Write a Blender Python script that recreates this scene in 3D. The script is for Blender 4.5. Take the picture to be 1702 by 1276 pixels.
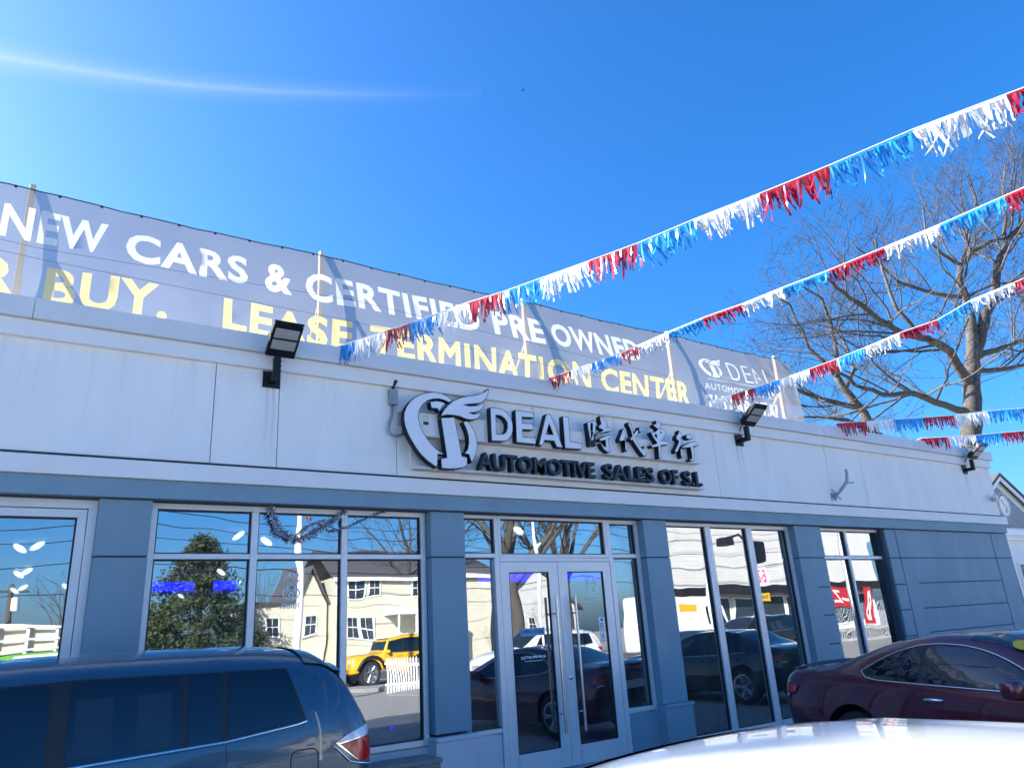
import bpy, bmesh, math, random
import numpy as np
from mathutils import Vector, Matrix
from mathutils.geometry import tessellate_polygon

for o in list(bpy.data.objects):
    bpy.data.objects.remove(o)
SC = bpy.context.scene
COL = SC.collection
R = math.radians
random.seed(7)

# ------------------------------------------------------------------ camera, sky, sun, exposure
EYE = Vector((0.0, -7.75, 1.70))
cam_d = bpy.data.cameras.new('camera')
cam_d.sensor_fit = 'HORIZONTAL'
cam_d.sensor_width = 36.0
cam_d.lens = 1216.85 * 36.0 / 1702.0
cam_d.clip_start = 0.05
cam_d.clip_end = 20000
cam = bpy.data.objects.new('camera', cam_d)
COL.objects.link(cam)
cr = Vector((0.8344737, -0.54776159, -0.06009068))
cu_ = Vector((-0.12796838, -0.29869882, 0.94572888))
cf = Vector((0.53598297, 0.78149616, 0.31935248))
cam.matrix_world = Matrix(((cr.x, cu_.x, -cf.x, EYE.x), (cr.y, cu_.y, -cf.y, EYE.y),
                           (cr.z, cu_.z, -cf.z, EYE.z), (0, 0, 0, 1)))
SC.camera = cam

SUN_AZ, SUN_EL = R(-45), R(25.6)            # azimuth measured from +Y towards +X
sdir = Vector((math.sin(SUN_AZ) * math.cos(SUN_EL), math.cos(SUN_AZ) * math.cos(SUN_EL), math.sin(SUN_EL)))
W = bpy.data.worlds.new('World')
SC.world = W
W.use_nodes = True
nt = W.node_tree
for n in list(nt.nodes):
    nt.nodes.remove(n)
sky = nt.nodes.new('ShaderNodeTexSky')
sky.sky_type = 'NISHITA'
sky.sun_disc = False
sky.sun_elevation = SUN_EL
sky.sun_rotation = SUN_AZ
sky.altitude = 0
sky.air_density = 1.0
sky.dust_density = 1.9
sky.ozone_density = 9.4
bg = nt.nodes.new('ShaderNodeBackground')
bg.inputs['Strength'].default_value = 0.092
wo = nt.nodes.new('ShaderNodeOutputWorld')
hs = nt.nodes.new('ShaderNodeHueSaturation')          # the photograph's vivid colour rendering, even over the whole sky
hs.inputs['Saturation'].default_value = 1.13
nt.links.new(sky.outputs[0], hs.inputs['Color'])
nt.links.new(hs.outputs[0], bg.inputs[0])
nt.links.new(bg.outputs[0], wo.inputs[0])

sun_d = bpy.data.lights.new('sun', 'SUN')
sun_d.energy = 5.0
sun_d.angle = R(0.53)
sun_d.color = (1.0, 0.95, 0.86)
sun = bpy.data.objects.new('sun', sun_d)
COL.objects.link(sun)
sun.rotation_euler = (-sdir).to_track_quat('-Z', 'Y').to_euler()

SC.view_settings.view_transform = 'Standard'
SC.view_settings.look = 'None'
SC.view_settings.gamma = 1
SC.view_settings.use_curve_mapping = False
SC.view_settings.exposure = 1.97
SC.render.engine = 'CYCLES'
SC.cycles.max_bounces = 10
SC.cycles.transparent_max_bounces = 40

# ------------------------------------------------------------------ helpers
WM = {}


def root(name, loc=(0, 0, 0), label=None, cat=None, group=None, rz=0.0):
    o = bpy.data.objects.new(name, None)
    o.empty_display_size = 0.2
    COL.objects.link(o)
    o.location = loc
    o.rotation_euler = (0, 0, rz)
    WM[o] = Matrix.Translation(loc) @ Matrix.Rotation(rz, 4, 'Z')
    tag(o, label, cat, group)
    return o


def tag(o, label=None, cat=None, group=None, kind=None):
    if label: o['label'] = label
    if cat: o['category'] = cat
    if group: o['group'] = group
    if kind: o['kind'] = kind
    return o


def par(o, p, local=False):
    """parent; vertices are in world coordinates unless local"""
    if p is None:
        WM[o] = Matrix.Identity(4)
        return o
    o.parent = p
    if local:
        WM[o] = WM[p].copy()
    else:
        o.matrix_parent_inverse = WM[p].inverted()
        WM[o] = Matrix.Identity(4)
    return o


class MB:
    def __init__(s):
        s.v = []; s.f = []; s.m = []; s.mi = 0

    def add(s, vs, fs):
        b = len(s.v)
        s.v.extend([tuple(p) for p in vs])
        s.f.extend([tuple(b + i for i in f) for f in fs])
        s.m.extend([s.mi] * len(fs))
        return s

    def box(s, x0, x1, y0, y1, z0, z1):
        if x0 > x1: x0, x1 = x1, x0
        if y0 > y1: y0, y1 = y1, y0
        if z0 > z1: z0, z1 = z1, z0
        vs = [(x0, y0, z0), (x1, y0, z0), (x1, y1, z0), (x0, y1, z0), (x0, y0, z1), (x1, y0, z1), (x1, y1, z1), (x0, y1, z1)]
        return s.add(vs, [(0, 3, 2, 1), (4, 5, 6, 7), (0, 1, 5, 4), (1, 2, 6, 5), (2, 3, 7, 6), (3, 0, 4, 7)])

    def obox(s, M, sx, sy, sz):
        """box of full size sx, sy, sz in frame M"""
        vs = []
        for z in (-.5, .5):
            for x, y in ((-.5, -.5), (.5, -.5), (.5, .5), (-.5, .5)):
                vs.append(M @ Vector((x * sx, y * sy, z * sz)))
        return s.add(vs, [(0, 3, 2, 1), (4, 5, 6, 7), (0, 1, 5, 4), (1, 2, 6, 5), (2, 3, 7, 6), (3, 0, 4, 7)])

    def tube(s, pts, r, n=6, cap=True):
        pts = [Vector(p) for p in pts]
        rs = r if isinstance(r, (list, tuple)) else [r] * len(pts)
        vs = []; fs = []
        up = None
        for i, p in enumerate(pts):
            a = pts[max(i - 1, 0)]; b = pts[min(i + 1, len(pts) - 1)]
            t = (b - a)
            if t.length < 1e-9: t = Vector((0, 0, 1))
            t.normalize()
            if up is None:
                up = Vector((0, 0, 1)) if abs(t.z) < .9 else Vector((1, 0, 0))
            u = t.cross(up)
            if u.length < 1e-6: u = t.cross(Vector((0, 1, 0)))
            u.normalize(); w = u.cross(t); up = w
            for k in range(n):
                an = 2 * math.pi * k / n
                vs.append(p + (u * math.cos(an) + w * math.sin(an)) * rs[i])
        for i in range(len(pts) - 1):
            for k in range(n):
                k2 = (k + 1) % n
                fs.append((i * n + k, i * n + k2, (i + 1) * n + k2, (i + 1) * n + k))
        if cap:
            fs.append(tuple(range(n))[::-1])
            fs.append(tuple((len(pts) - 1) * n + k for k in range(n)))
        return s.add(vs, fs)

    def prism(s, loops, y0, y1, cap0=True, cap1=True):
        """loops: outline + holes in (x, z); solid between planes y0 (front) and y1"""
        flat = [p for l in loops for p in l]
        tris = tessellate_polygon([[Vector((p[0], p[1], 0)) for p in l] for l in loops])
        n = len(flat)
        vs = [(p[0], y0, p[1]) for p in flat] + [(p[0], y1, p[1]) for p in flat]
        fs = []
        for t in tris:
            a, b, c = (flat[i] for i in t)
            ar = (b[0] - a[0]) * (c[1] - a[1]) - (c[0] - a[0]) * (b[1] - a[1])
            if abs(ar) < 1e-10: continue
            t = tuple(t) if ar > 0 else tuple(t)[::-1]
            if cap0: fs.append(t)
            if cap1: fs.append(tuple(i + n for i in t[::-1]))
        k = 0
        for l in loops:
            m = len(l)
            for i in range(m):
                j = (i + 1) % m
                fs.append((k + i, k + j, n + k + j, n + k + i))
            k += m
        return s.add(vs, fs)

    def lathe(s, prof, n=24, M=None):
        """profile (r, h) round local Z"""
        M = M or Matrix.Identity(4)
        vs = []; fs = []
        for r_, h in prof:
            for k in range(n):
                a = 2 * math.pi * k / n
                vs.append(M @ Vector((r_ * math.cos(a), r_ * math.sin(a), h)))
        for i in range(len(prof) - 1):
            for k in range(n):
                k2 = (k + 1) % n
                fs.append((i * n + k, i * n + k2, (i + 1) * n + k2, (i + 1) * n + k))
        return s.add(vs, fs)

    def mesh(s, name, mats, smooth=False, recalc=False, bevel=0):
        me = bpy.data.meshes.new(name)
        me.from_pydata(s.v, [], s.f)
        if not isinstance(mats, (list, tuple)): mats = [mats]
        for m in mats: me.materials.append(m)
        if any(s.m):
            me.polygons.foreach_set('material_index', s.m)
        if recalc or bevel:
            bm = bmesh.new(); bm.from_mesh(me)
            if bevel:
                bmesh.ops.remove_doubles(bm, verts=bm.verts, dist=1e-5)
                es = [e for e in bm.edges if len(e.link_faces) == 2 and e.calc_face_angle(0) > .6]
                bmesh.ops.bevel(bm, geom=es, offset=bevel, segments=2, affect='EDGES', profile=.6, clamp_overlap=True)
            if recalc: bmesh.ops.recalc_face_normals(bm, faces=bm.faces)
            bm.to_mesh(me); bm.free()
        if smooth:
            me.polygons.foreach_set('use_smooth', [True] * len(me.polygons))
            if smooth is not True:
                me.set_sharp_from_angle(angle=R(smooth))
        me.update()
        return me

    def build(s, name, mats, parent=None, local=False, smooth=False, recalc=False, bevel=0, label=None):
        o = bpy.data.objects.new(name, s.mesh(name, mats, smooth, recalc, bevel))
        COL.objects.link(o)
        par(o, parent, local)
        if label: o['label'] = label
        return o


def copy_obj(o, parent=None, name=None):
    c = o.copy()
    COL.objects.link(c)
    if parent is not None:
        c.parent = parent
    WM[c] = WM.get(o, Matrix.Identity(4)).copy()
    return c


def inset(loop, d):
    """move a closed 2-D outline inwards by d (any orientation)"""
    n = len(loop)
    ar = sum(loop[i][0] * loop[(i + 1) % n][1] - loop[(i + 1) % n][0] * loop[i][1] for i in range(n))
    sg = 1 if ar > 0 else -1
    out = []
    for i in range(n):
        a = Vector(loop[i - 1]); b = Vector(loop[i]); c = Vector(loop[(i + 1) % n])
        e1 = (b - a).normalized(); e2 = (c - b).normalized()
        n1 = Vector((-e1.y, e1.x)) * sg; n2 = Vector((-e2.y, e2.x)) * sg
        m = n1 + n2
        if m.length < .3: m = n1
        m.normalize()
        k = d / max(.55, m.dot(n1))
        out.append((b.x + m.x * k, b.y + m.y * k))
    return out


# ------------------------------------------------------------------ materials
def mat(name, col, rough=.6, metal=0.0, vary=.08, scale=6.0, bump=.0, bscale=60.0, coat=0.0, spec=.5, streak=0.0, col2=None, sheen=0):
    m = bpy.data.materials.new(name)
    m.use_nodes = True
    t = m.node_tree
    b = t.nodes['Principled BSDF']
    b.inputs['Roughness'].default_value = rough
    b.inputs['Metallic'].default_value = metal
    b.inputs['Coat Weight'].default_value = coat
    b.inputs['Coat Roughness'].default_value = .03
    b.inputs['Specular IOR Level'].default_value = spec
    tc = t.nodes.new('ShaderNodeTexCoord')
    ns = t.nodes.new('ShaderNodeTexNoise')
    ns.inputs['Scale'].default_value = scale
    ns.inputs['Detail'].default_value = 6
    ns.inputs['Roughness'].default_value = .65
    src = tc.outputs['Object']
    if streak:
        mp = t.nodes.new('ShaderNodeMapping')
        mp.inputs['Scale'].default_value = (1, 1, streak)
        t.links.new(src, mp.inputs[0]); src = mp.outputs[0]
    t.links.new(src, ns.inputs['Vector'])
    rp = t.nodes.new('ShaderNodeValToRGB')
    c = Vector(col)
    lo = c * (1 - vary)
    hi = Vector(col2) if col2 else c * (1 + vary)
    rp.color_ramp.elements[0].position = .3
    rp.color_ramp.elements[1].position = .7
    rp.color_ramp.elements[0].color = (*[min(1, max(0, x)) for x in lo], 1)
    rp.color_ramp.elements[1].color = (*[min(1, max(0, x)) for x in hi], 1)
    t.links.new(ns.outputs['Fac'], rp.inputs[0])
    t.links.new(rp.outputs[0], b.inputs['Base Color'])
    if bump:
        n2 = t.nodes.new('ShaderNodeTexNoise')
        n2.inputs['Scale'].default_value = bscale
        n2.inputs['Detail'].default_value = 4
        t.links.new(tc.outputs['Object'], n2.inputs['Vector'])
        bp = t.nodes.new('ShaderNodeBump')
        bp.inputs['Strength'].default_value = bump
        bp.inputs['Distance'].default_value = .01
        t.links.new(n2.outputs['Fac'], bp.inputs['Height'])
        t.links.new(bp.outputs[0], b.inputs['Normal'])
    return m


def glass_mat(name, tint, refl, wav=.0036, wscale=1.3, rough=0.0, rcol=(.95, .97, 1)):
    m = bpy.data.materials.new(name)
    m.use_nodes = True
    t = m.node_tree
    for n in list(t.nodes): t.nodes.remove(n)
    out = t.nodes.new('ShaderNodeOutputMaterial')
    mx = t.nodes.new('ShaderNodeMixShader')
    tr = t.nodes.new('ShaderNodeBsdfTransparent')
    tr.inputs[0].default_value = (*tint, 1)
    gl = t.nodes.new('ShaderNodeBsdfGlossy')
    gl.inputs['Color'].default_value = (*rcol, 1)
    gl.inputs['Roughness'].default_value = rough
    fr = t.nodes.new('ShaderNodeFresnel')
    fr.inputs['IOR'].default_value = 1.5
    ma = t.nodes.new('ShaderNodeMath'); ma.operation = 'MULTIPLY_ADD'
    ma.inputs[1].default_value = 1 - refl
    ma.inputs[2].default_value = refl
    t.links.new(fr.outputs[0], ma.inputs[0])
    t.links.new(ma.outputs[0], mx.inputs[0])
    tc = t.nodes.new('ShaderNodeTexCoord')
    ns = t.nodes.new('ShaderNodeTexNoise')
    ns.inputs['Scale'].default_value = wscale
    ns.inputs['Detail'].default_value = 1
    t.links.new(tc.outputs['Object'], ns.inputs['Vector'])
    bp = t.nodes.new('ShaderNodeBump')
    bp.inputs['Strength'].default_value = wav
    bp.inputs['Distance'].default_value = 1
    t.links.new(ns.outputs['Fac'], bp.inputs['Height'])
    t.links.new(bp.outputs[0], gl.inputs['Normal'])
    t.links.new(tr.outputs[0], mx.inputs[1])
    t.links.new(gl.outputs[0], mx.inputs[2])
    du = t.nodes.new('ShaderNodeBsdfDiffuse'); du.inputs[0].default_value = (.6, .6, .58, 1)
    n2 = t.nodes.new('ShaderNodeTexNoise'); n2.inputs['Scale'].default_value = 2.5; n2.inputs['Detail'].default_value = 8; n2.inputs['Roughness'].default_value = .7
    mp = t.nodes.new('ShaderNodeMapping'); mp.inputs['Scale'].default_value = (1, 1, .35)
    t.links.new(tc.outputs['Object'], mp.inputs[0]); t.links.new(mp.outputs[0], n2.inputs['Vector'])
    mr = t.nodes.new('ShaderNodeMapRange'); mr.inputs['From Min'].default_value = .42; mr.inputs['From Max'].default_value = .8; mr.inputs['To Min'].default_value = .006; mr.inputs['To Max'].default_value = .10
    t.links.new(n2.outputs['Fac'], mr.inputs['Value'])
    m3 = t.nodes.new('ShaderNodeMixShader')
    t.links.new(mr.outputs[0], m3.inputs[0]); t.links.new(mx.outputs[0], m3.inputs[1]); t.links.new(du.outputs[0], m3.inputs[2])
    t.links.new(m3.outputs[0], out.inputs[0])
    return m


def cloth_mat(name, col, transp=.0, transl=.5, rough=.5, vary=.06, gloss=0.0):
    m = bpy.data.materials.new(name)
    m.use_nodes = True
    t = m.node_tree
    for n in list(t.nodes): t.nodes.remove(n)
    out = t.nodes.new('ShaderNodeOutputMaterial')
    tc = t.nodes.new('ShaderNodeTexCoord')
    ns = t.nodes.new('ShaderNodeTexNoise'); ns.inputs['Scale'].default_value = 1.3; ns.inputs['Detail'].default_value = 5
    t.links.new(tc.outputs['Object'], ns.inputs['Vector'])
    rp = t.nodes.new('ShaderNodeValToRGB')
    c = Vector(col)
    rp.color_ramp.elements[0].color = (*(c * (1 - vary)), 1); rp.color_ramp.elements[0].position = .3
    rp.color_ramp.elements[1].color = (*[min(1, x) for x in c * (1 + vary)], 1); rp.color_ramp.elements[1].position = .7
    t.links.new(ns.outputs['Fac'], rp.inputs[0])
    df = t.nodes.new('ShaderNodeBsdfPrincipled'); df.inputs['Roughness'].default_value = rough
    df.inputs['Specular IOR Level'].default_value = .3 + gloss
    tl = t.nodes.new('ShaderNodeBsdfTranslucent')
    t.links.new(rp.outputs[0], df.inputs['Base Color']); t.links.new(rp.outputs[0], tl.inputs['Color'])
    m1 = t.nodes.new('ShaderNodeMixShader'); m1.inputs[0].default_value = transl
    t.links.new(df.outputs[0], m1.inputs[1]); t.links.new(tl.outputs[0], m1.inputs[2])
    last = m1
    if transp:
        tr = t.nodes.new('ShaderNodeBsdfTransparent')
        m2 = t.nodes.new('ShaderNodeMixShader'); m2.inputs[0].default_value = transp
        t.links.new(m1.outputs[0], m2.inputs[1]); t.links.new(tr.outputs[0], m2.inputs[2])
        last = m2
    t.links.new(last.outputs[0], out.inputs[0])
    return m


def emit_mat(name, col, strength):
    m = bpy.data.materials.new(name)
    m.use_nodes = True
    b = m.node_tree.nodes['Principled BSDF']
    b.inputs['Base Color'].default_value = (*col, 1)
    b.inputs['Emission Color'].default_value = (*col, 1)
    b.inputs['Emission Strength'].default_value = strength
    return m


M = {}
M['stucco'] = mat('white_stucco', (.85, .83, .80), .75, vary=.05, scale=2.6, bump=.12, bscale=140, streak=.25)
def add_stains(m, xs, z0, z1, wid, amt):
    """vertical dirt runs at fixed places on the wall, fading downwards (world-aligned object coordinates)"""
    t = m.node_tree; b = t.nodes['Principled BSDF']
    src = b.inputs['Base Color'].links[0].from_socket
    tc = t.nodes.new('ShaderNodeTexCoord'); sx = t.nodes.new('ShaderNodeSeparateXYZ'); t.links.new(tc.outputs['Object'], sx.inputs[0])

    def mth(op, a, c=None):
        n = t.nodes.new('ShaderNodeMath'); n.operation = op
        for i, v in enumerate((a, c)):
            if v is None: continue
            if isinstance(v, (int, float)): n.inputs[i].default_value = v
            else: t.links.new(v, n.inputs[i])
        return n.outputs[0]
    wob = t.nodes.new('ShaderNodeTexNoise'); wob.inputs['Scale'].default_value = 3; t.links.new(tc.outputs['Object'], wob.inputs['Vector'])
    xw = mth('ADD', sx.outputs[0], mth('MULTIPLY', mth('SUBTRACT', wob.outputs['Fac'], .5), .05))
    tot = None
    for x in xs:
        d = mth('ABSOLUTE', mth('SUBTRACT', xw, x))
        k = mth('MAXIMUM', mth('SUBTRACT', 1.0, mth('DIVIDE', d, wid)), 0.0)
        tot = k if tot is None else mth('MAXIMUM', tot, k)
    fz = mth('MINIMUM', mth('MAXIMUM', mth('DIVIDE', mth('SUBTRACT', sx.outputs[2], z0), z1 - z0), 0.0), 1.0)
    runs = t.nodes.new('ShaderNodeTexNoise'); runs.inputs['Scale'].default_value = 5; runs.inputs['Detail'].default_value = 5
    mp = t.nodes.new('ShaderNodeMapping'); mp.inputs['Scale'].default_value = (2.2, 1, .10); t.links.new(tc.outputs['Object'], mp.inputs[0]); t.links.new(mp.outputs[0], runs.inputs['Vector'])
    thin = mth('MULTIPLY', mth('MAXIMUM', mth('SUBTRACT', runs.outputs['Fac'], .54), 0.0), 2.2)
    fac = mth('MINIMUM', mth('ADD', mth('MULTIPLY', mth('MULTIPLY', tot, fz), amt), mth('MULTIPLY', thin, mth('MULTIPLY', fz, .55))), .6)
    mx = t.nodes.new('ShaderNodeMix'); mx.data_type = 'RGBA'
    t.links.new(fac, mx.inputs[0]); t.links.new(src, mx.inputs[6]); mx.inputs[7].default_value = (.36, .35, .32, 1)
    t.links.new(mx.outputs[2], b.inputs['Base Color'])


add_stains(M['stucco'], (2.06, 2.13, 9.70, 9.80, 17.17, 17.24, 5.6, 12.1), 3.5, 4.62, .035, .5)
M['coping'] = mat('coping_metal', (.68, .67, .67), .5, vary=.05, scale=2.0, bump=.05, bscale=30, streak=.5)
M['molding'] = mat('molding_paint', (.80, .78, .76), .6, vary=.04, scale=2.0, bump=.05, bscale=90)
M['blue'] = mat('blue_grey_paint', (.20, .305, .375), .62, vary=.10, scale=1.6, bump=.1, bscale=150, streak=.4)
M['joint'] = mat('joint_dark', (.05, .065, .09), .9)
M['alu'] = mat('painted_aluminium', (.68, .68, .70), .38, .2, vary=.04, scale=3)
M['alu_d'] = mat('frame_gasket', (.02, .022, .028), .6)
M['knee'] = mat('grey_knee_panel', (.60, .58, .60), .6, vary=.05, scale=2, bump=.05, bscale=80)
M['glass'] = glass_mat('window_glass', (.42, .47, .48), .31)
M['doorglass'] = glass_mat('door_glass', (.34, .38, .40), .28)
M['black'] = mat('black_metal', (.007, .009, .014), .5, vary=.2, spec=.3)
M['navy'] = mat('navy_letter_face', (.026, .040, .066), .45, vary=.25, scale=9, spec=.35)
M['sign'] = mat('white_acrylic', (.74, .75, .80), .35, vary=.02)
M['steel'] = mat('brushed_steel', (.55, .55, .57), .25, .95, vary=.05, scale=20)
M['galv'] = mat('galvanised_steel', (.33, .37, .40), .5, .6, vary=.15, scale=14)
M['asphalt'] = mat('asphalt', (.34, .33, .305), .9, vary=.16, scale=2.5, bump=.5, bscale=220)
M['road'] = mat('road_asphalt', (.09, .09, .09), .9, vary=.2, scale=1.2, bump=.4, bscale=160)
M['concrete'] = mat('concrete', (.34, .33, .31), .85, vary=.12, scale=2.2, bump=.2, bscale=90)
M['line'] = mat('road_paint', (.75, .74, .70), .7, vary=.1)
M['roof'] = mat('roof_membrane', (.30, .30, .31), .9, vary=.1)
M['inwall'] = mat('interior_wall', (.26, .27, .28), .8)
M['infloor'] = mat('interior_floor', (.18, .18, .18), .25, vary=.1)
M['inceil'] = mat('interior_ceiling', (.24, .25, .27), .9)
M['wood'] = mat('weathered_wood', (.24, .225, .205), .8, vary=.25, scale=5, bump=.3, bscale=40, streak=6)
M['post'] = mat('pale_timber', (.62, .55, .44), .75, vary=.12, scale=4, streak=.2)
M['bark'] = mat('grey_brown_bark', (.078, .067, .058), .9, vary=.3, scale=9, bump=.6, bscale=18)
M['twig'] = mat('twig_bark', (.042, .039, .038), .9, vary=.2)
M['siding'] = mat('white_vinyl_siding', (.78, .77, .73), .55, vary=.03, scale=1)
M['cream'] = mat('cream_siding', (.60, .565, .45), .6, vary=.04, scale=1)
M['trim'] = mat('white_trim', (.82, .82, .80), .5, vary=.02)
M['shingle'] = mat('grey_shingle', (.085, .085, .09), .9, vary=.3, scale=20, bump=.4, bscale=40)
M['hwin'] = mat('house_window_glass', (.03, .045, .06), .08, vary=.2, scale=1.5, spec=.8)
M['needle'] = mat('evergreen_needles', (.028, .052, .022), .8, vary=.4, scale=3, col2=(.075, .10, .032))
M['red'] = mat('red_paint', (.45, .02, .03), .5)
M['yellow'] = mat('yellow_paint', (.75, .42, .02), .35, coat=.5)
M['signwhite'] = mat('sign_white', (.8, .8, .78), .5)
M['green'] = mat('green_vinyl', (.12, .42, .03), .6)
M['pink'] = mat('pink_vinyl', (.75, .05, .25), .6)
M['ban_grey'] = cloth_mat('banner_grey_mesh', (.235, .228, .222), .24, .30, .7)
M['ban_white'] = cloth_mat('banner_white_print', (.55, .555, .56), .05, .38, .7, .02)
M['ban_yellow'] = cloth_mat('banner_yellow_print', (.60, .51, .24), .05, .36, .7, .03)
M['f_red'] = cloth_mat('red_foil', (.45, .012, .04), 0, .35, .22, .15, .5)
M['f_blue'] = cloth_mat('blue_foil', (.03, .36, .80), 0, .4, .22, .15, .5)
M['f_white'] = cloth_mat('white_foil', (.86, .86, .84), 0, .4, .25, .05, .4)
M['cord'] = mat('white_cord', (.80, .80, .78), .7)
M['tinsel'] = mat('silver_tinsel', (.55, .56, .62), .22, .9, vary=.4, scale=30)
M['disc'] = emit_mat('lit_diffuser', (1.0, .97, .9), 3.0)
M['led'] = emit_mat('blue_led', (.005, .01, 1.0), 3.2)
M['lens'] = mat('led_lens', (.42, .43, .42), .2, vary=.3, scale=60)
M['decal'] = mat('white_decal', (.82, .84, .86), .6)
M['poster'] = mat('blue_poster', (.12, .36, .58), .5, vary=.15, scale=8)
M['rubber'] = mat('tyre_rubber', (.018, .018, .019), .85, bump=.1, bscale=60)
M['rim'] = mat('alloy_rim', (.50, .51, .53), .28, .9)
M['chrome'] = mat('chrome', (.80, .81, .83), .12, 1.0, vary=.02)
M['tint'] = mat('tinted_car_glass', (.005, .012, .022), .03, vary=.15, scale=2, spec=.7)
M['cglass'] = mat('car_windscreen_glass', (.020, .028, .036), .03, vary=.1, scale=2, spec=.6)
M['seal'] = mat('black_rubber_seal', (.012, .012, .014), .5)
M['lamp_red'] = mat('red_lamp_plastic', (.60, .006, .012), .15, coat=.3, vary=.35, scale=45)
M['lamp_clear'] = mat('clear_lamp_plastic', (.62, .66, .72), .1, coat=.8, vary=.1, scale=30)
M['p_navy'] = mat('dark_blue_car_paint', (.022, .076, .125), .30, .3, coat=1.0, vary=.05, scale=3)
M['p_maroon'] = mat('maroon_car_paint', (.105, .008, .022), .32, .35, coat=1.0, vary=.06, scale=3)
M['p_white'] = mat('white_car_paint', (.80, .80, .80), .4, 0, coat=1.0, vary=.015, scale=2)
M['p_black'] = mat('black_car_paint', (.006, .007, .009), .3, .2, coat=1.0, vary=.1)
M['p_blue'] = mat('steel_blue_car_paint', (.02, .05, .10), .3, .3, coat=1.0, vary=.05)
M['sheet'] = mat('sheet_behind_tint', (.018, .030, .046), .05, vary=.12, scale=14, spec=.55)
M['gloss'] = mat('gloss_black_trim', (.012, .014, .018), .06, spec=.6, coat=.6)
M['scale'] = mat('grey_gable_scales', (.27, .29, .30), .8, vary=.3, scale=14, bump=.5, bscale=25)
M['siding_far'] = mat('dimmed_white_siding', (.60, .595, .57), .6, vary=.05, scale=1)  # white siding darkened so the sunlit mirrored houses don't burn out
M['bare_metal'] = mat('polished_aircraft_skin', (.85, .86, .87), .3, .9, vary=.02)
M['desk'] = mat('pale_laminate', (.55, .53, .50), .4, vary=.05)
# measured outlines (metres, on the sign face) and rope / limb points
LOGO = {"ring":[[4.244,4.433],[4.161,4.476],[4.078,4.5],[3.986,4.502],[3.893,4.485],[3.812,4.456],[3.731,4.408],[3.661,4.348],[3.611,4.276],[3.58,4.199],[3.574,4.115],[3.588,4.035],[3.62,3.947],[3.672,3.861],[3.728,3.776],[3.795,3.7],[3.871,3.638],[3.949,3.59],[3.99,3.57],[4.007,3.608],[4.013,3.726],[4.104,3.738],[4.034,3.769],[3.975,3.81],[3.927,3.852],[3.878,3.907],[3.83,3.976],[3.793,4.046],[3.77,4.127],[3.771,4.211],[3.793,4.269],[3.839,4.331],[3.901,4.381],[3.973,4.409],[4.055,4.419],[4.127,4.409],[4.189,4.387]],"flag":[[3.921,4.369],[3.993,4.393],[4.054,4.395],[4.142,4.379],[4.083,4.312],[4.05,4.251],[4.02,4.293],[3.939,4.288]],"wing":[[4.053,4.195],[4.064,4.224],[4.103,4.291],[4.167,4.361],[4.243,4.423],[4.33,4.468],[4.428,4.5],[4.505,4.517],[4.595,4.545],[4.674,4.581],[4.721,4.612],[4.756,4.644],[4.764,4.623],[4.752,4.57],[4.727,4.517],[4.679,4.461],[4.622,4.429],[4.555,4.414],[4.467,4.398],[4.363,4.374],[4.455,4.377],[4.587,4.398],[4.684,4.449],[4.675,4.401],[4.639,4.347],[4.594,4.317],[4.527,4.297],[4.44,4.283],[4.515,4.279],[4.581,4.293],[4.632,4.314],[4.618,4.266],[4.578,4.227],[4.522,4.204],[4.457,4.195],[4.393,4.203],[4.32,4.224],[4.236,4.229],[4.152,4.223],[4.1,4.211]],"stem":[[4.063,4.186],[4.256,4.217],[4.341,3.733],[4.414,3.725],[4.409,3.617],[4.345,3.59],[4.261,3.57],[4.128,3.561],[4.053,3.565],[4.046,3.674],[4.072,3.69],[4.128,3.703]],"arc":[[4.37,4.166],[4.425,4.189],[4.487,4.135],[4.536,4.053],[4.559,3.969],[4.565,3.883],[4.544,3.787],[4.497,3.689],[4.469,3.659],[4.431,3.759],[4.363,3.763],[4.418,3.824],[4.438,3.91],[4.437,3.986],[4.419,4.061],[4.39,4.125]]}
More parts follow.
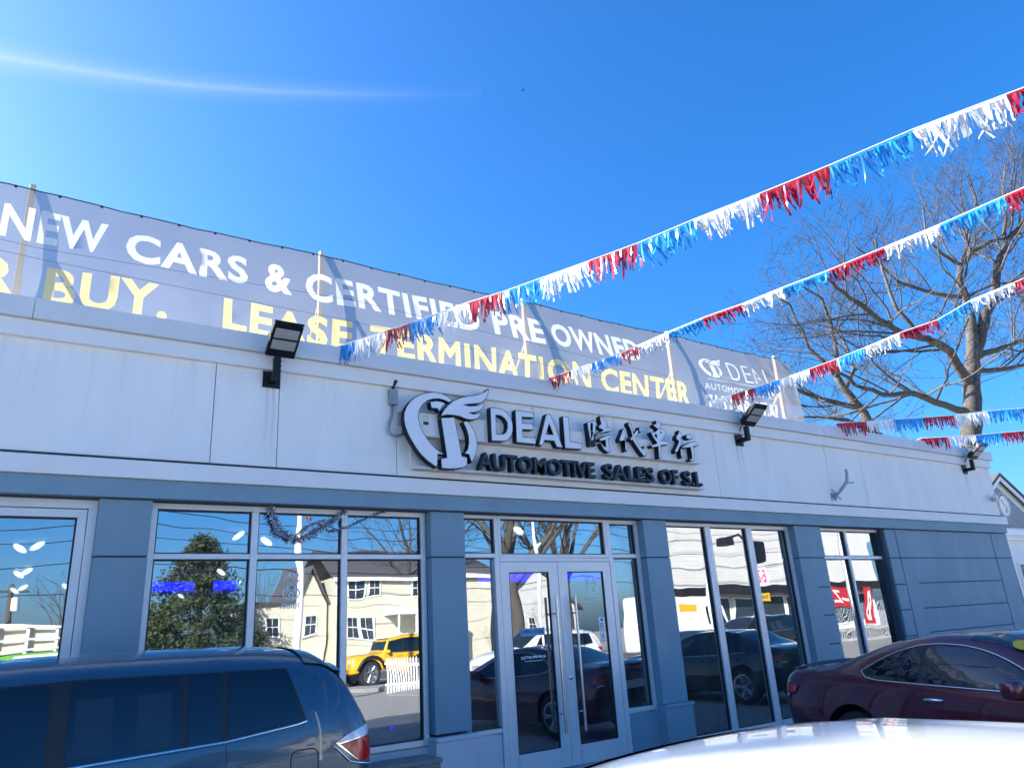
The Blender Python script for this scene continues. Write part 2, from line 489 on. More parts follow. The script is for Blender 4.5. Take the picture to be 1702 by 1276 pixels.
CJK = {"shi":[[[[6.347,4.363],[6.486,4.416],[6.505,4.402],[6.505,4.345],[6.477,4.197],[6.467,4.042],[6.428,4.06],[6.404,4.031],[6.363,4.033],[6.361,4.187]],[[6.416,4.359],[6.444,4.358],[6.431,4.258],[6.4,4.251]],[[6.404,4.24],[6.435,4.227],[6.423,4.132],[6.401,4.124]]],[[[6.593,4.485],[6.655,4.469],[6.723,4.39],[6.725,4.351],[6.681,4.318],[6.808,4.325],[6.826,4.298],[6.772,4.276],[6.699,4.263],[6.582,4.23],[6.492,4.182],[6.488,4.21],[6.57,4.251],[6.631,4.281],[6.543,4.31],[6.553,4.339],[6.6,4.372],[6.586,4.433]]],[[[6.528,4.141],[6.618,4.188],[6.753,4.235],[6.77,4.208],[6.759,4.179],[6.706,4.157],[6.715,4.063],[6.714,3.968],[6.667,3.965],[6.595,4.008],[6.556,4.083],[6.571,4.095],[6.614,4.045],[6.642,4.046],[6.647,4.135],[6.553,4.116]]]],"dai":[[[[7.008,4.345],[7.06,4.298],[7.042,4.227],[7.013,4.179],[7.052,4.092],[7.049,4.023],[7.017,4.004],[6.999,4.031],[7.009,4.167],[6.934,4.14],[6.902,4.169],[6.96,4.265]]],[[[7.119,4.449],[7.176,4.425],[7.196,4.357],[7.198,4.277],[7.27,4.347],[7.315,4.346],[7.273,4.272],[7.222,4.233],[7.245,4.188],[7.294,4.112],[7.347,4.065],[7.378,4.119],[7.408,4.018],[7.4,3.971],[7.339,3.967],[7.281,4.031],[7.206,4.128],[7.162,4.187],[7.138,4.173],[7.112,4.199],[7.165,4.25],[7.148,4.341],[7.107,4.418]]],[[[7.315,4.393],[7.359,4.385],[7.375,4.34],[7.348,4.314],[7.319,4.323]]]],"che":[[[[7.671,4.53],[7.762,4.509],[7.789,4.476],[7.73,4.41],[7.825,4.407],[7.865,4.363],[7.801,4.274],[7.722,4.225],[7.842,4.232],[7.91,4.206],[7.873,4.179],[7.717,4.154],[7.706,4.042],[7.691,3.959],[7.644,3.955],[7.658,4.131],[7.545,4.104],[7.503,4.136],[7.644,4.183],[7.625,4.211],[7.585,4.254],[7.537,4.338],[7.642,4.36],[7.696,4.401],[7.609,4.446],[7.638,4.479],[7.677,4.477]],[[7.626,4.311],[7.657,4.308],[7.65,4.266],[7.628,4.276]],[[7.729,4.362],[7.771,4.372],[7.776,4.355],[7.741,4.337]]]],"xing":[[[[8.137,4.426],[8.187,4.382],[8.212,4.336],[8.148,4.305],[8.178,4.248],[8.101,4.145],[8.059,4.094],[8.012,4.06],[7.995,4.1],[8.082,4.215],[8.105,4.253],[8.054,4.285],[8.071,4.335],[8.12,4.376]]],[[[8.116,4.134],[8.151,4.149],[8.169,4.066],[8.148,3.999],[8.123,3.997],[8.106,4.038]]],[[[8.271,4.341],[8.294,4.374],[8.382,4.394],[8.44,4.344],[8.408,4.311],[8.33,4.298],[8.282,4.312]]],[[[8.156,4.173],[8.265,4.225],[8.375,4.271],[8.462,4.282],[8.536,4.23],[8.507,4.209],[8.41,4.195],[8.412,4.074],[8.392,3.976],[8.331,3.962],[8.267,3.978],[8.34,4.008],[8.346,4.08],[8.339,4.177],[8.235,4.156],[8.16,4.15]]]]}
DEAL = {"D":[[[[4.775,4.4],[4.863,4.407],[4.957,4.397],[5.037,4.359],[5.092,4.292],[5.11,4.211],[5.107,4.128],[5.081,4.054],[5.023,3.992],[4.951,3.968],[4.772,3.96]],[[4.859,4.303],[4.927,4.305],[4.984,4.275],[5.022,4.223],[5.02,4.15],[4.995,4.097],[4.952,4.067],[4.853,4.063]]]],"E":[[[[5.158,4.409],[5.456,4.406],[5.45,4.331],[5.264,4.321],[5.26,4.247],[5.43,4.252],[5.426,4.164],[5.257,4.153],[5.255,4.06],[5.458,4.063],[5.454,3.974],[5.146,3.973]]]],"A":[[[[5.652,4.408],[5.73,4.413],[5.892,3.964],[5.789,3.965],[5.752,4.042],[5.599,4.041],[5.568,3.968],[5.493,3.967]],[[5.691,4.276],[5.742,4.136],[5.633,4.131]]]],"L":[[[[5.929,4.409],[6.031,4.413],[6.027,4.066],[6.227,4.062],[6.216,3.969],[5.922,3.961]]]]}
STRINGS = [[[2.834,-0.1,4.967],[2.928,-0.382,4.947],[3.078,-0.83,4.913],[3.206,-1.215,4.886],[3.335,-1.615,4.864],[3.459,-1.999,4.847],[3.607,-2.436,4.808],[3.76,-2.911,4.786],[3.908,-3.37,4.763],[4.059,-3.844,4.743],[4.21,-4.353,4.743],[4.368,-4.861,4.732],[4.518,-5.356,4.726],[4.675,-5.891,4.731],[4.835,-6.395,4.71],[4.996,-6.899,4.689],[5.153,-7.433,4.694]],[[5.871,-0.1,4.999],[5.925,-0.533,4.978],[5.972,-0.909,4.96],[6.036,-1.413,4.935],[6.064,-1.694,4.935],[6.111,-2.166,4.939],[6.164,-2.666,4.934],[6.228,-3.167,4.908],[6.281,-3.648,4.901],[6.341,-4.146,4.884],[6.399,-4.695,4.879],[6.451,-5.182,4.876],[6.499,-5.694,4.885],[6.547,-6.206,4.893],[6.598,-6.693,4.89]],[[9.196,-0.1,5.079],[9.304,-0.412,5.092],[9.421,-0.768,5.119],[9.553,-1.165,5.147],[9.687,-1.586,5.189],[9.81,-1.985,5.236],[9.929,-2.389,5.296],[10.064,-2.859,5.374],[10.215,-3.327,5.415],[10.304,-3.759,5.547],[10.448,-4.247,5.62],[10.592,-4.736,5.693],[10.681,-5.167,5.824]],[[12.581,-0.1,5.04],[12.893,-0.508,4.998],[13.167,-0.868,4.964],[13.454,-1.244,4.927],[13.756,-1.643,4.895],[14.062,-2.064,4.89],[14.393,-2.504,4.859],[14.723,-2.943,4.827],[15.03,-3.364,4.822]],[[15.534,-0.1,5.017],[15.876,-0.478,4.98],[16.212,-0.853,4.955],[16.54,-1.226,4.943],[16.807,-1.527,4.929],[17.073,-1.829,4.916],[17.402,-2.202,4.904]]]
TREE1 = [[[29.91,5.25,7.18,0.386],[30.29,5.25,7.91,0.368],[30.97,5.25,9.0,0.34],[31.55,5.25,10.19,0.313],[32.07,5.25,11.04,0.294]],[[32.02,5.25,11.08,0.248],[32.65,5.25,12.14,0.23],[33.61,5.45,13.47,0.202],[34.19,5.65,14.7,0.175],[34.22,5.75,15.46,0.147],[34.92,5.75,16.53,0.12],[36.62,5.85,17.65,0.101],[39.63,6.05,19.12,0.083],[43.21,6.25,20.49,0.055]],[[32.1,5.25,11.1,0.248],[33.32,5.25,12.25,0.239],[34.07,5.05,13.56,0.221],[35.6,4.95,14.96,0.193],[36.1,4.75,16.33,0.156],[37.64,4.65,17.89,0.138],[39.78,4.45,19.44,0.11],[42.59,4.25,21.51,0.083],[45.16,4.05,24.21,0.046]],[[31.45,5.25,9.91,0.202],[30.68,5.15,10.41,0.193],[29.65,4.95,11.09,0.166],[28.23,4.75,11.15,0.147],[27.13,4.65,11.08,0.129],[24.95,4.35,10.82,0.11],[23.13,4.05,10.83,0.092],[21.51,3.75,11.01,0.074],[19.92,3.45,11.04,0.055],[18.98,3.25,11.21,0.037]],[[33.41,5.55,14.49,0.101],[31.65,5.75,14.37,0.083],[29.46,6.05,14.53,0.064],[28.57,6.45,15.58,0.046],[27.65,6.75,16.34,0.028]],[[30.78,5.25,8.57,0.147],[30.09,5.15,8.72,0.147],[27.26,4.85,8.66,0.12],[25.08,4.45,8.6,0.101],[22.27,4.05,8.09,0.074],[20.25,3.75,8.05,0.055],[18.83,3.45,8.3,0.037]],[[32.19,5.25,11.21,0.166],[33.4,5.35,11.72,0.147],[36.24,5.55,12.55,0.12],[39.7,5.85,13.61,0.101],[44.59,6.15,15.38,0.074],[50.88,6.45,18.26,0.046]],[[31.78,5.25,10.49,0.138],[32.29,5.15,10.73,0.12],[34.33,4.95,11.04,0.092],[36.39,4.65,11.49,0.074],[38.66,4.35,11.99,0.046]],[[34.92,5.75,16.53,0.092],[33.83,5.95,16.9,0.074],[33.17,6.15,17.66,0.055],[34.17,6.35,19.76,0.037]],[[37.56,4.65,18.06,0.092],[39.22,4.85,19.8,0.074],[40.48,5.05,21.86,0.055],[43.06,5.25,24.83,0.037]],[[27.13,4.65,11.08,0.092],[26.34,4.95,12.23,0.074],[26.63,5.25,14.06,0.055],[27.3,5.55,15.8,0.037]],[[34.78,5.75,16.4,0.074],[36.23,5.45,18.5,0.055],[37.39,5.25,20.5,0.046],[36.72,5.05,21.69,0.028]]]
TREE2 = [[[30.01,8.25,7.89,0.239],[29.14,8.25,8.34,0.221],[28.68,8.25,8.83,0.202],[28.54,8.45,9.63,0.184],[28.12,8.65,10.41,0.156],[27.86,8.75,11.04,0.138]],[[27.86,8.75,11.04,0.11],[27.4,8.95,11.75,0.092],[26.88,9.15,12.3,0.074],[26.52,9.35,14.26,0.055],[25.48,9.45,14.75,0.037]],[[27.83,8.75,10.96,0.11],[27.86,8.55,11.92,0.092],[27.8,8.45,13.31,0.074],[27.19,8.25,14.26,0.055],[25.44,8.05,14.53,0.037]],[[28.54,8.45,9.63,0.12],[26.62,8.25,9.57,0.101],[24.57,7.95,9.52,0.083],[22.6,7.65,9.59,0.055],[20.81,7.35,9.84,0.037]],[[28.96,8.25,8.55,0.101],[27.78,8.65,9.07,0.083],[26.61,9.05,9.2,0.055],[25.49,9.35,9.09,0.037]],[[28.12,8.65,10.41,0.101],[29.5,8.85,11.63,0.083],[29.67,9.05,12.73,0.064],[29.68,9.25,13.8,0.046],[33.03,9.55,15.95,0.037]]]
# ------------------------------------------------------------------ the ground
def sheet(name, x0, x1, y0, y1, z, m, n=1):
    b = MB()
    b.add([(x0, y0, z), (x1, y0, z), (x1, y1, z), (x0, y1, z)], [(0, 1, 2, 3)])
    o = b.build(name, m)
    return tag(o, kind='structure')


sheet('ground', -400, 400, -400, 400, -0.02, M['asphalt'])
sheet('road', -400, 400, -31.5, -20.5, -0.012, M['road'])
for yy in (-26.1, -25.85):
    sheet('road_line', -400, 400, yy - .06, yy + .06, -0.007, M['yellow'])
for (y0, y1) in ((-20.5, -18.9), (-33.1, -31.5)):
    b = MB()
    for i in range(-40, 60):
        b.box(i * 2.0 + .006, i * 2.0 + 1.994, y0, y1, -.01, .13)
    tag(b.build('pavement', M['concrete'], bevel=.01), kind='structure')
for i in range(9):
    sheet('bay_line', -1.0 + 3.0 * i - .05, -1.0 + 3.0 * i + .05, -16.5, -11.5, -.015, M['line'])

# ------------------------------------------------------------------ the dealership building
BL = root('dealership_building', (0, 0, 0), 'single storey car showroom with white upper wall and blue grey pilasters between reflecting windows', 'building')
XL, XR, YB = -6.0, 18.34, 16.0
# shell
b = MB()
b.box(XL + .02, XR - .02, .30, YB - .02, 4.50, 4.60)
b.build('roof', M['roof'], BL)
b = MB()
b.box(XL, XL + .2, .22, YB, 0, 4.9)
b.box(XR - .22, XR - .02, .22, YB, 0, 4.9)
b.box(XL + .2, XR - .22, YB - .2, YB, 0, 4.9)
b.build('outer_wall', M['stucco'], BL)
b = MB()
b.box(XL, XR - .02, .03, .30, 3.10, 4.70)          # header behind the panels
b.box(13.52, XR - .02, .06, .28, 0, 3.10)          # solid wall at the right end
b.build('backing_wall', M['joint'], BL)
b = MB(); b.box(XL + .2, XR - .25, .31, YB - .21, .0, .13); b.build('interior_floor', M['infloor'], BL)
b = MB(); b.box(XL + .2, XR - .25, .31, YB - .21, 3.22, 3.30); b.build('interior_ceiling', M['inceil'], BL)
b = MB(); b.box(XL + .2, XR - .25, YB - .33, YB - .22, .14, 3.21); b.build('interior_wall', M['inwall'], BL)

# white stucco panels
for x0, x1 in ((XL, -1.3), (-1.3, 1.52), (1.52, 2.19), (2.19, 3.585), (3.585, 9.13), (9.13, 13.2), (13.2, XR)):
    b = MB(); b.box(x0 + .004, x1 - .004, -.04, .03, 3.497, 4.60)
    b.build('stucco_panel', M['stucco'], BL, bevel=.004)
b = MB(); b.box(XL, XR + .02, -.10, .03, 4.565, 4.735); b.build('cornice_step', M['molding'], BL, bevel=.006)
cx = [XL, -3.2, -.15, 2.9, 5.95, 9.0, 12.05, 15.1, XR + .09]
for x0, x1 in zip(cx, cx[1:]):
    b = MB(); b.box(x0 + .002, x1 - .002, -.15, .42, 4.738, 4.94); b.build('coping', M['coping'], BL, bevel=.006)
b = MB(); b.box(XL, XR + .02, -.055, .03, 3.468, 3.494); b.build('dark_strip', M['alu_d'], BL)  # near-black strip between the stucco panels and the molding
b = MB(); b.box(XL, XR + .13, -.09, .03, 3.292, 3.465); b.build('molding', M['molding'], BL, bevel=.006)
b = MB(); b.box(XL, XR + .06, -.055, .22, 3.112, 3.290); b.build('fascia_band', M['blue'], BL, bevel=.004)


# pilasters: built up of blocks with recessed joints
def blocks(x0, x1, zs, y=0.0, m=None, name='pilaster_block'):
    for z0, z1 in zip(zs, zs[1:]):
        bb = MB(); bb.box(x0, x1, y, .20, z0 + .008, z1 - .008)
        bb.build(name, m or M['blue'], BL, bevel=.006)
    bb = MB(); bb.box(x0 + .012, x1 - .012, y + .018, .19, zs[0], zs[-1])
    bb.build('joint', M['joint'], BL)


blocks(.588, 1.040, (.65, 2.572, 3.108))
blocks(4.030, 4.485, (.685, 2.572, 3.108))
blocks(7.425, 7.885, (.66, 2.572, 3.108))
blocks(10.871, 11.250, (.0, 2.572, 3.108))
blocks(11.254, 11.610, (.28, .735, 1.19, 1.643, 2.09, 2.572, 3.108), .012)
blocks(13.595, 13.936, (.28, .735, 1.19, 1.643, 2.09, 2.572, 3.108), .012)
blocks(13.940, 14.376, (.0, 2.572, 3.108))
blocks(14.380, 17.700, (.30, .76, 1.218, 1.649, 2.105, 2.572, 3.108), .012, name='wall_panel')
blocks(17.704, XR + .06, (.0, 2.572, 3.108))
for x0, x1, m in ((.588, 1.04, 'blue'), (4.03, 4.485, 'knee'), (7.425, 7.885, 'blue')):
    bb = MB(); bb.box(x0 - .02, x1 + .03, -.05, .20, 0, .62); bb.build('pilaster_base', M[m], BL, bevel=.006)
    bb = MB(); bb.box(x0 - .02, x1 + .05, -.065, .20, .622, .665); bb.build('pilaster_ledge', M['knee' if m == 'knee' else 'blue'], BL, bevel=.005)


# windows
def window(x0, x1, z0, z1, mull, trans, fw=.05, mw=.07, jamb=0, name='window'):
    y0, y1 = .12, .21
    f = MB()
    f.box(x0, x0 + fw, y0, y1, z0, z1); f.box(x1 - fw, x1, y0, y1, z0, z1)
    f.box(x0 + fw, x1 - fw, y0, y1, z1 - fw, z1); f.box(x0 + fw, x1 - fw, y0, y1, z0, z0 + fw)
    w = f.build(name, M['alu'], BL, bevel=.004)
    xs = [x0 + fw] + [v for c in mull for v in (c - mw / 2, c + mw / 2)] + [x1 - fw]
    for c in mull:
        q = MB(); q.box(c - mw / 2, c + mw / 2, y0 - .003, y1, z0 + fw, z1 - fw); q.build('mullion', M['alu'], w, bevel=.004)
    for i in range(0, len(xs), 2):
        zr = [z0 + fw] + ([trans - .026, trans + .026] if trans else []) + [z1 - fw]
        if trans:
            q = MB(); q.box(xs[i], xs[i + 1], y0, y1, trans - .026, trans + .026); q.build('transom', M['alu'], w, bevel=.004)
        for k in range(0, len(zr), 2):
            g = MB(); g.box(xs[i] + .01, xs[i + 1] - .01, .170, .176, zr[k] + .01, zr[k + 1] - .01)
            g.build('pane', M['glass'], w)
            s_ = MB()
            a, b_, c_, d_ = xs[i], xs[i + 1], zr[k], zr[k + 1]
            s_.box(a, a + .014, .150, .185, c_, d_); s_.box(b_ - .014, b_, .150, .185, c_, d_)
            s_.box(a + .014, b_ - .014, .150, .185, c_, c_ + .014); s_.box(a + .014, b_ - .014, .150, .185, d_ - .014, d_)
            s_.build('gasket', M['alu_d'], w)
    return w


# far left shop window: wide frame with an inner sash
f = MB()
for x0, x1, z0, z1 in ((-3.35, .588, 3.02, 3.108), (.515, .588, .65, 3.02), (-3.35, -3.28, .65, 3.02)):
    f.box(x0, x1, .10, .22, z0, z1)
f.build('window_casing', M['alu'], BL, bevel=.005)
f = MB(); f.box(-3.28, .515, .105, .20, .60, .65); f.build('window_sill', M['alu'], BL, bevel=.004)
window(-3.275, .510, .655, 3.015, [-1.40], None, fw=.075, mw=.14)
# three-light window
window(1.045, 4.02, .585, 3.108, [2.045, 3.02], 2.588, fw=.062)
f = MB(); f.box(1.05, 4.02, .13, .20, .0, .583); f.build('knee_wall', M['knee'], BL, bevel=.004)
# entrance bay side lights
window(4.49, 5.035, .60, 3.108, [], 2.605, fw=.05)
window(6.83, 7.42, .60, 3.108, [], 2.605, fw=.06)
for a, c in ((4.49, 4.955), (6.925, 7.42)):
    f = MB(); f.box(a, c, .13, .20, .12, .598); f.build('knee_wall', M['knee'] if a < 5 else M['blue'], BL, bevel=.004)
window(5.037, 6.828, 2.578, 3.108, [], None, fw=.045)
# folding glass wall
for x0, x1 in ((7.90, 8.885), (8.889, 9.845), (9.849, 10.868)):
    window(x0, x1, .13, 3.108, [], None, fw=.06 if x0 < 9.5 else .07, name='folding_glass_panel')
# double sash by the right
window(11.615, 13.59, .30, 3.108, [12.49], 2.588, fw=.055, mw=.05)
f = MB(); f.box(11.615, 13.59, .13, .20, 0, .298); f.build('knee_wall', M['blue'], BL)

# entrance doors
f = MB()
f.box(4.96, 5.035, .11, .22, .12, 2.574); f.box(6.83, 6.905, .11, .22, .12, 2.574); f.box(5.037, 6.828, .11, .22, 2.53, 2.574)
f.build('door_frame', M['alu'], BL, bevel=.004)
f = MB(); f.box(4.9, 6.95, -.05, .24, .0, .118); f.build('threshold', M['concrete'], BL, bevel=.01)
for sgn, x0, x1 in ((1, 5.04, 5.926), (-1, 5.932, 6.825)):
    y0, y1 = .115, .165
    f = MB()
    sl = .125 if sgn > 0 else .147
    srr = .147 if sgn > 0 else .132
    f.box(x0, x0 + sl, y0, y1, .125, 2.525); f.box(x1 - srr, x1, y0, y1, .125, 2.525)
    f.box(x0 + sl, x1 - srr, y0, y1, 2.40, 2.525); f.box(x0 + sl, x1 - srr, y0, y1, .125, .34)
    dr = f.build('door', M['alu'], BL, bevel=.003)
    g = MB(); g.box(x0 + sl + .004, x1 - srr - .004, .137, .143, .345, 2.396); g.build('pane', M['doorglass'], dr)
    g = MB()
    a, c = x0 + sl, x1 - srr
    for q in ((a, a + .012, .34, 2.40), (c - .012, c, .34, 2.40), (a + .012, c - .012, .34, .352), (a + .012, c - .012, 2.388, 2.40)):
        g.box(q[0], q[1], .122, .158, q[2], q[3])
    g.build('gasket', M['alu_d'], dr)
    hx = 5.80 if sgn > 0 else 6.105
    g = MB(); g.tube([(hx, .02, .50), (hx, .02, 2.09)], .017, 12)
    for z in (.72, 1.88):
        g.tube([(hx, .02, z), (hx + (.06 if sgn > 0 else -.06) * 0, .115, z)], .010, 8)
        g.tube([(hx, .012, z), (hx - .045, .06, z)], .008, 8)
    g.build('handle', M['steel'], dr, smooth=40)
    px = 5.875 if sgn > 0 else 5.965
    g = MB(); g.box(px - .018, px + .018, .108, .1145, 1.50, 1.66); g.build('strike_plate', M['decal'], dr, bevel=.002)
    if sgn < 0:
        g = MB(); g.lathe([(0, -.012), (.028, -.012), (.03, .004), (.012, .012), (0, .013)], 16, Matrix.Translation((6.0, .11, 1.115)) @ Matrix.Rotation(R(90), 4, 'X'))
        g.build('lock', M['steel'], dr, smooth=40)


# ------------------------------------------------------------------ text outlines (built-in font)
def text_loops(body, offset=0.0, spacing=1.0):
    cu = bpy.data.curves.new('t', 'FONT')
    cu.body = body; cu.space_character = spacing; cu.resolution_u = 3
    o = bpy.data.objects.new('t', cu); COL.objects.link(o)
    dg = bpy.context.evaluated_depsgraph_get(); dg.update()
    me = bpy.data.meshes.new_from_object(o.evaluated_get(dg))
    bpy.data.objects.remove(o); bpy.data.curves.remove(cu)
    bm = bmesh.new(); bm.from_mesh(me); bpy.data.meshes.remove(me)
    bmesh.ops.remove_doubles(bm, verts=bm.verts, dist=1e-5)
    nxt = {}
    for f_ in bm.faces:
        for l in f_.loops:
            if len(l.edge.link_faces) == 1: nxt.setdefault(l.vert, []).append(l.link_loop_next.vert)
    loops = []
    while nxt:
        s = next(iter(nxt)); cur = s; lp = []
        while True:
            lst = nxt.get(cur)
            if not lst: break
            n_ = lst.pop()
            if not lst: del nxt[cur]
            lp.append((cur.co.x, cur.co.y)); cur = n_
            if cur is s: break
        if len(lp) > 2: loops.append(lp)
    bm.free()
    if offset: loops = [inset(l, -offset if area(l) > 0 else offset) for l in loops]
    return loops


def fit(loops, x0, x1, z0, z1, mirror=False):
    xs = [p[0] for l in loops for p in l]; ys = [p[1] for l in loops for p in l]
    a, b_, c, d = min(xs), max(xs), min(ys), max(ys)
    fx = lambda x: (x - a) / (b_ - a)
    return [[((x1 - fx(p[0]) * (x1 - x0)) if mirror else x0 + fx(p[0]) * (x1 - x0), z0 + (p[1] - c) / (d - c) * (z1 - z0)) for p in l] for l in loops]


def area(l):
    return .5 * sum(l[i - 1][0] * l[i][1] - l[i][0] * l[i - 1][1] for i in range(len(l)))


def inside(p, l):
    c = False
    for i in range(len(l)):
        a, b_ = l[i - 1], l[i]
        if (a[1] > p[1]) != (b_[1] > p[1]) and p[0] < (b_[0] - a[0]) * (p[1] - a[1]) / (b_[1] - a[1]) + a[0]: c = not c
    return c


def shapes(loops):
    """group outlines with the holes they contain"""
    loops = [l for l in loops if abs(area(l)) > 1e-7]
    big = sorted(loops, key=lambda l: -abs(area(l)))
    out = []
    for l in big:
        depth = [o for o in big if o is not l and abs(area(o)) > abs(area(l)) and inside(l[0], o)]
        if len(depth) % 2 == 0: out.append([l])
        else:
            own = min(depth, key=lambda o: abs(area(o)))
            for s in out:
                if s[0] is own: s.append(l)
    return out


def flat_print(name, m, body, x0, x1, z0, z1, y, parent, mirror=False, offset=.02, t=.0015, label=None):
    b_ = MB()
    for sh in shapes(fit(text_loops(body, offset), x0, x1, z0, z1, mirror)):
        b_.prism(sh, y, y + t)
    return b_.build(name, m, parent, recalc=mirror, label=label)


def ring2d(cx_, cz, rx, rz, w, n=28):
    o = [(cx_ + rx * math.cos(2 * math.pi * i / n), cz + rz * math.sin(2 * math.pi * i / n)) for i in range(n)]
    return [o, inset(o, w)]
# ------------------------------------------------------------------ channel-letter sign over the door
SG = root('shop_sign', (6.2, -.04, 3.55), 'channel letter sign with winged round emblem and white letters above the entrance', 'sign')
b = MB(); b.box(3.76, 8.60, -.062, -.042, 3.60, 3.96)
for x in (5.02, 6.42, 7.80): b.box(x - .006, x + .006, -.070, -.062, 3.60, 3.95)
b.build('back_panel', M['molding'], SG)
b = MB(); b.box(3.75, 8.62, -.17, -.042, 3.565, 3.598); b.build('bottom_tray', M['coping'], SG, bevel=.004)
b = MB(); b.box(3.78, 8.62, -.172, -.042, 3.965, 4.25); b.build('raceway', M['molding'], SG, bevel=.006)
b = MB(); b.box(3.875, 3.945, -.175, -.1725, 4.105, 4.145); b.build('data_plate', M['navy'], SG)
b = MB()
for k in range(2):
    for i in range(3): b.box(3.875 + k * .042, 3.903 + k * .042, -.1745, -.1725, 4.165 + i * .022, 4.175 + i * .022)
b.build('printed_label', M['galv'], SG)


def letter(polys, name='letter', face='sign', side='black', y0=-.26, y1=-.176, rim=.009):
    bo = MB()
    for p in polys: bo.prism(p, y0, y1)
    o = bo.build(name, M[side], SG)
    fa = MB()
    for p in polys: fa.prism([inset(l, rim if i == 0 else -rim) if abs(area(l)) > 1e-3 else l for i, l in enumerate(p)], y0 - .003, y0 + .001)
    fa.build('letter_face', M[face], o)
    return o


for k, lp in LOGO.items():
    letter([[lp]], name='emblem_piece', y0=-.262 if k != 'wing' else -.275)
for k in 'DEAL': letter(DEAL[k])
for k in ('shi', 'dai', 'che', 'xing'): letter(CJK[k])
for word, x0, x1 in (('AUTOMOTIVE', 4.575, 6.43), ('SALES', 6.59, 7.53), ('OF', 7.66, 8.02), ('S.I.', 8.125, 8.52)):
    big = fit(text_loops(word, .03, 1.0), x0, x1, 3.592, 3.812)
    for sh in sorted(shapes(big), key=lambda s: s[0][0][0]):
        letter([sh], face='navy', y0=-.245, y1=-.16, rim=.010)

# ------------------------------------------------------------------ roof banner with its posts
POSTS = (-3.7, -.366, 2.985, 6.35, 9.59, 12.68)
BX0, BX1, BZ0, BZ1, BY = -6.5, 12.98, 5.02, 6.70, 1.0


def bdisp(x, z):
    t = (BZ1 - z) / (BZ1 - BZ0)
    near = min(abs(x - p) for p in POSTS)
    g = -.05 - .28 * math.sin(min(1, t * 1.15) * math.pi * .62) * (1 - .25 * math.exp(-near * near * 3))
    g += .035 * math.sin(2.3 * x + 1.5 * z) * t + .005 * math.sin(15 * x) * math.exp(-t * 9) + .008 * math.sin(7.7 * x + 9 * z) + .02 * math.sin(5.1 * x - 2 * z) * t
    if x > 10.9:
        k = min(1, (x - 10.9) / 1.5)
        g += k * (.05 * math.sin(9 * x + 3.5 * z) * (1 - .4 * t) + .03 * math.sin(17 * x - 5 * z))
    dz = 0
    i = max([j for j in range(len(POSTS)) if POSTS[j] <= x], default=None)
    if i is not None and i + 1 < len(POSTS):
        u = (x - POSTS[i]) / (POSTS[i + 1] - POSTS[i])
        dz = -.03 * math.sin(math.pi * u) * (1 - t)
    return g, dz


def in_loops(P, loops):
    """even-odd test of points P[n, 2] against closed outlines"""
    c = np.zeros(len(P), bool)
    for l in loops:
        L = np.array(l, float); A = np.roll(L, 1, 0)
        for (x0, y0), (x1, y1) in zip(A, L):
            if y0 == y1: continue
            s = (y0 > P[:, 1]) != (y1 > P[:, 1])
            c ^= s & (P[:, 0] < (x1 - x0) * (P[:, 1] - y0) / (y1 - y0) + x0)
    return c


def hang(name, m, parent, V2, F):
    used = sorted({i for f in F for i in f}); ix = {u: k for k, u in enumerate(used)}
    vs = []
    for u in used:
        X, Z = V2[u]; g, dz = bdisp(X, Z); vs.append((X, BY + g, Z + dz))
    b_ = MB(); b_.add(vs, [tuple(ix[i] for i in f) for f in F])
    return b_.build(name, m, parent, smooth=True)


BN = root('roof_banner', (3.2, 1.0, 5.02), 'long grey mesh banner with white and yellow lettering stretched along the roof edge', 'banner')
words = []
for wd, x0, x1, z0, z1, of in (('NEW', -0.585, 0.410, 5.976, 6.424, .034), ('CARS', 0.604, 1.967, 5.941, 6.389, .034), ('&', 2.175, 2.521, 5.924, 6.372, .034),
                              ('CERTIFIED', 2.710, 5.332, 5.913, 6.361, .034), ('PRE', 5.569, 6.532, 5.935, 6.373, .034), ('OWNED', 6.689, 8.549, 5.936, 6.384, .034)):
    words.append(('w', wd, x0, x1, z0, z1, of))
for wd, x0, x1, z0, z1, of in (('R', -0.735, -0.346, 5.275, 5.713, .034), ('BUY.', -0.111, 1.087, 5.265, 5.703, .034), ('LEASE', 1.689, 3.325, 5.270, 5.698, .034),
                              ('TERMINATION', 3.561, 7.324, 5.246, 5.694, .034), ('CENTER', 7.545, 9.604, 5.261, 5.694, .034)):
    words.append(('y', wd, x0, x1, z0, z1, of))
words += [('w', 'DEAL', 10.819, 12.084, 5.942, 6.331, -.012), ('w', 'AUTOMOTIVE SALES', 10.049, 11.966, 5.650, 5.780, .0), ('w', '718.CAR.STAR', 10.033, 12.054, 5.224, 5.551, .035)]
white, yellow = [], []
for k, wd, x0, x1, z0, z1, of in words:
    (white if k == 'w' else yellow).append(fit(text_loops(wd, of, 1.10), x0, x1, z0, z1))
lx = [p[0] for l in LOGO.values() for p in l]; lz = [p[1] for l in LOGO.values() for p in l]
small = []
for l in LOGO.values():
    small.append(inset([(10.067 + (p[0] - min(lx)) / (max(lx) - min(lx)) * .64, 5.920 + (p[1] - min(lz)) / (max(lz) - min(lz)) * .46) for p in l], .004))
white.append(small)
white.append([[(10.154, 5.866), (12.084, 5.866), (12.084, 5.881), (10.154, 5.881)]])
from mathutils.geometry import delaunay_2d_cdt
cv, ce = [], []


def constrain(l):
    n0 = len(cv); cv.extend(Vector(q) for q in l); m_ = len(l)
    ce.extend((n0 + i, n0 + (i + 1) % m_) for i in range(m_))


def dense(x0, x1, z): return [(x0 + (x1 - x0) * i / 120, z) for i in range(121)]


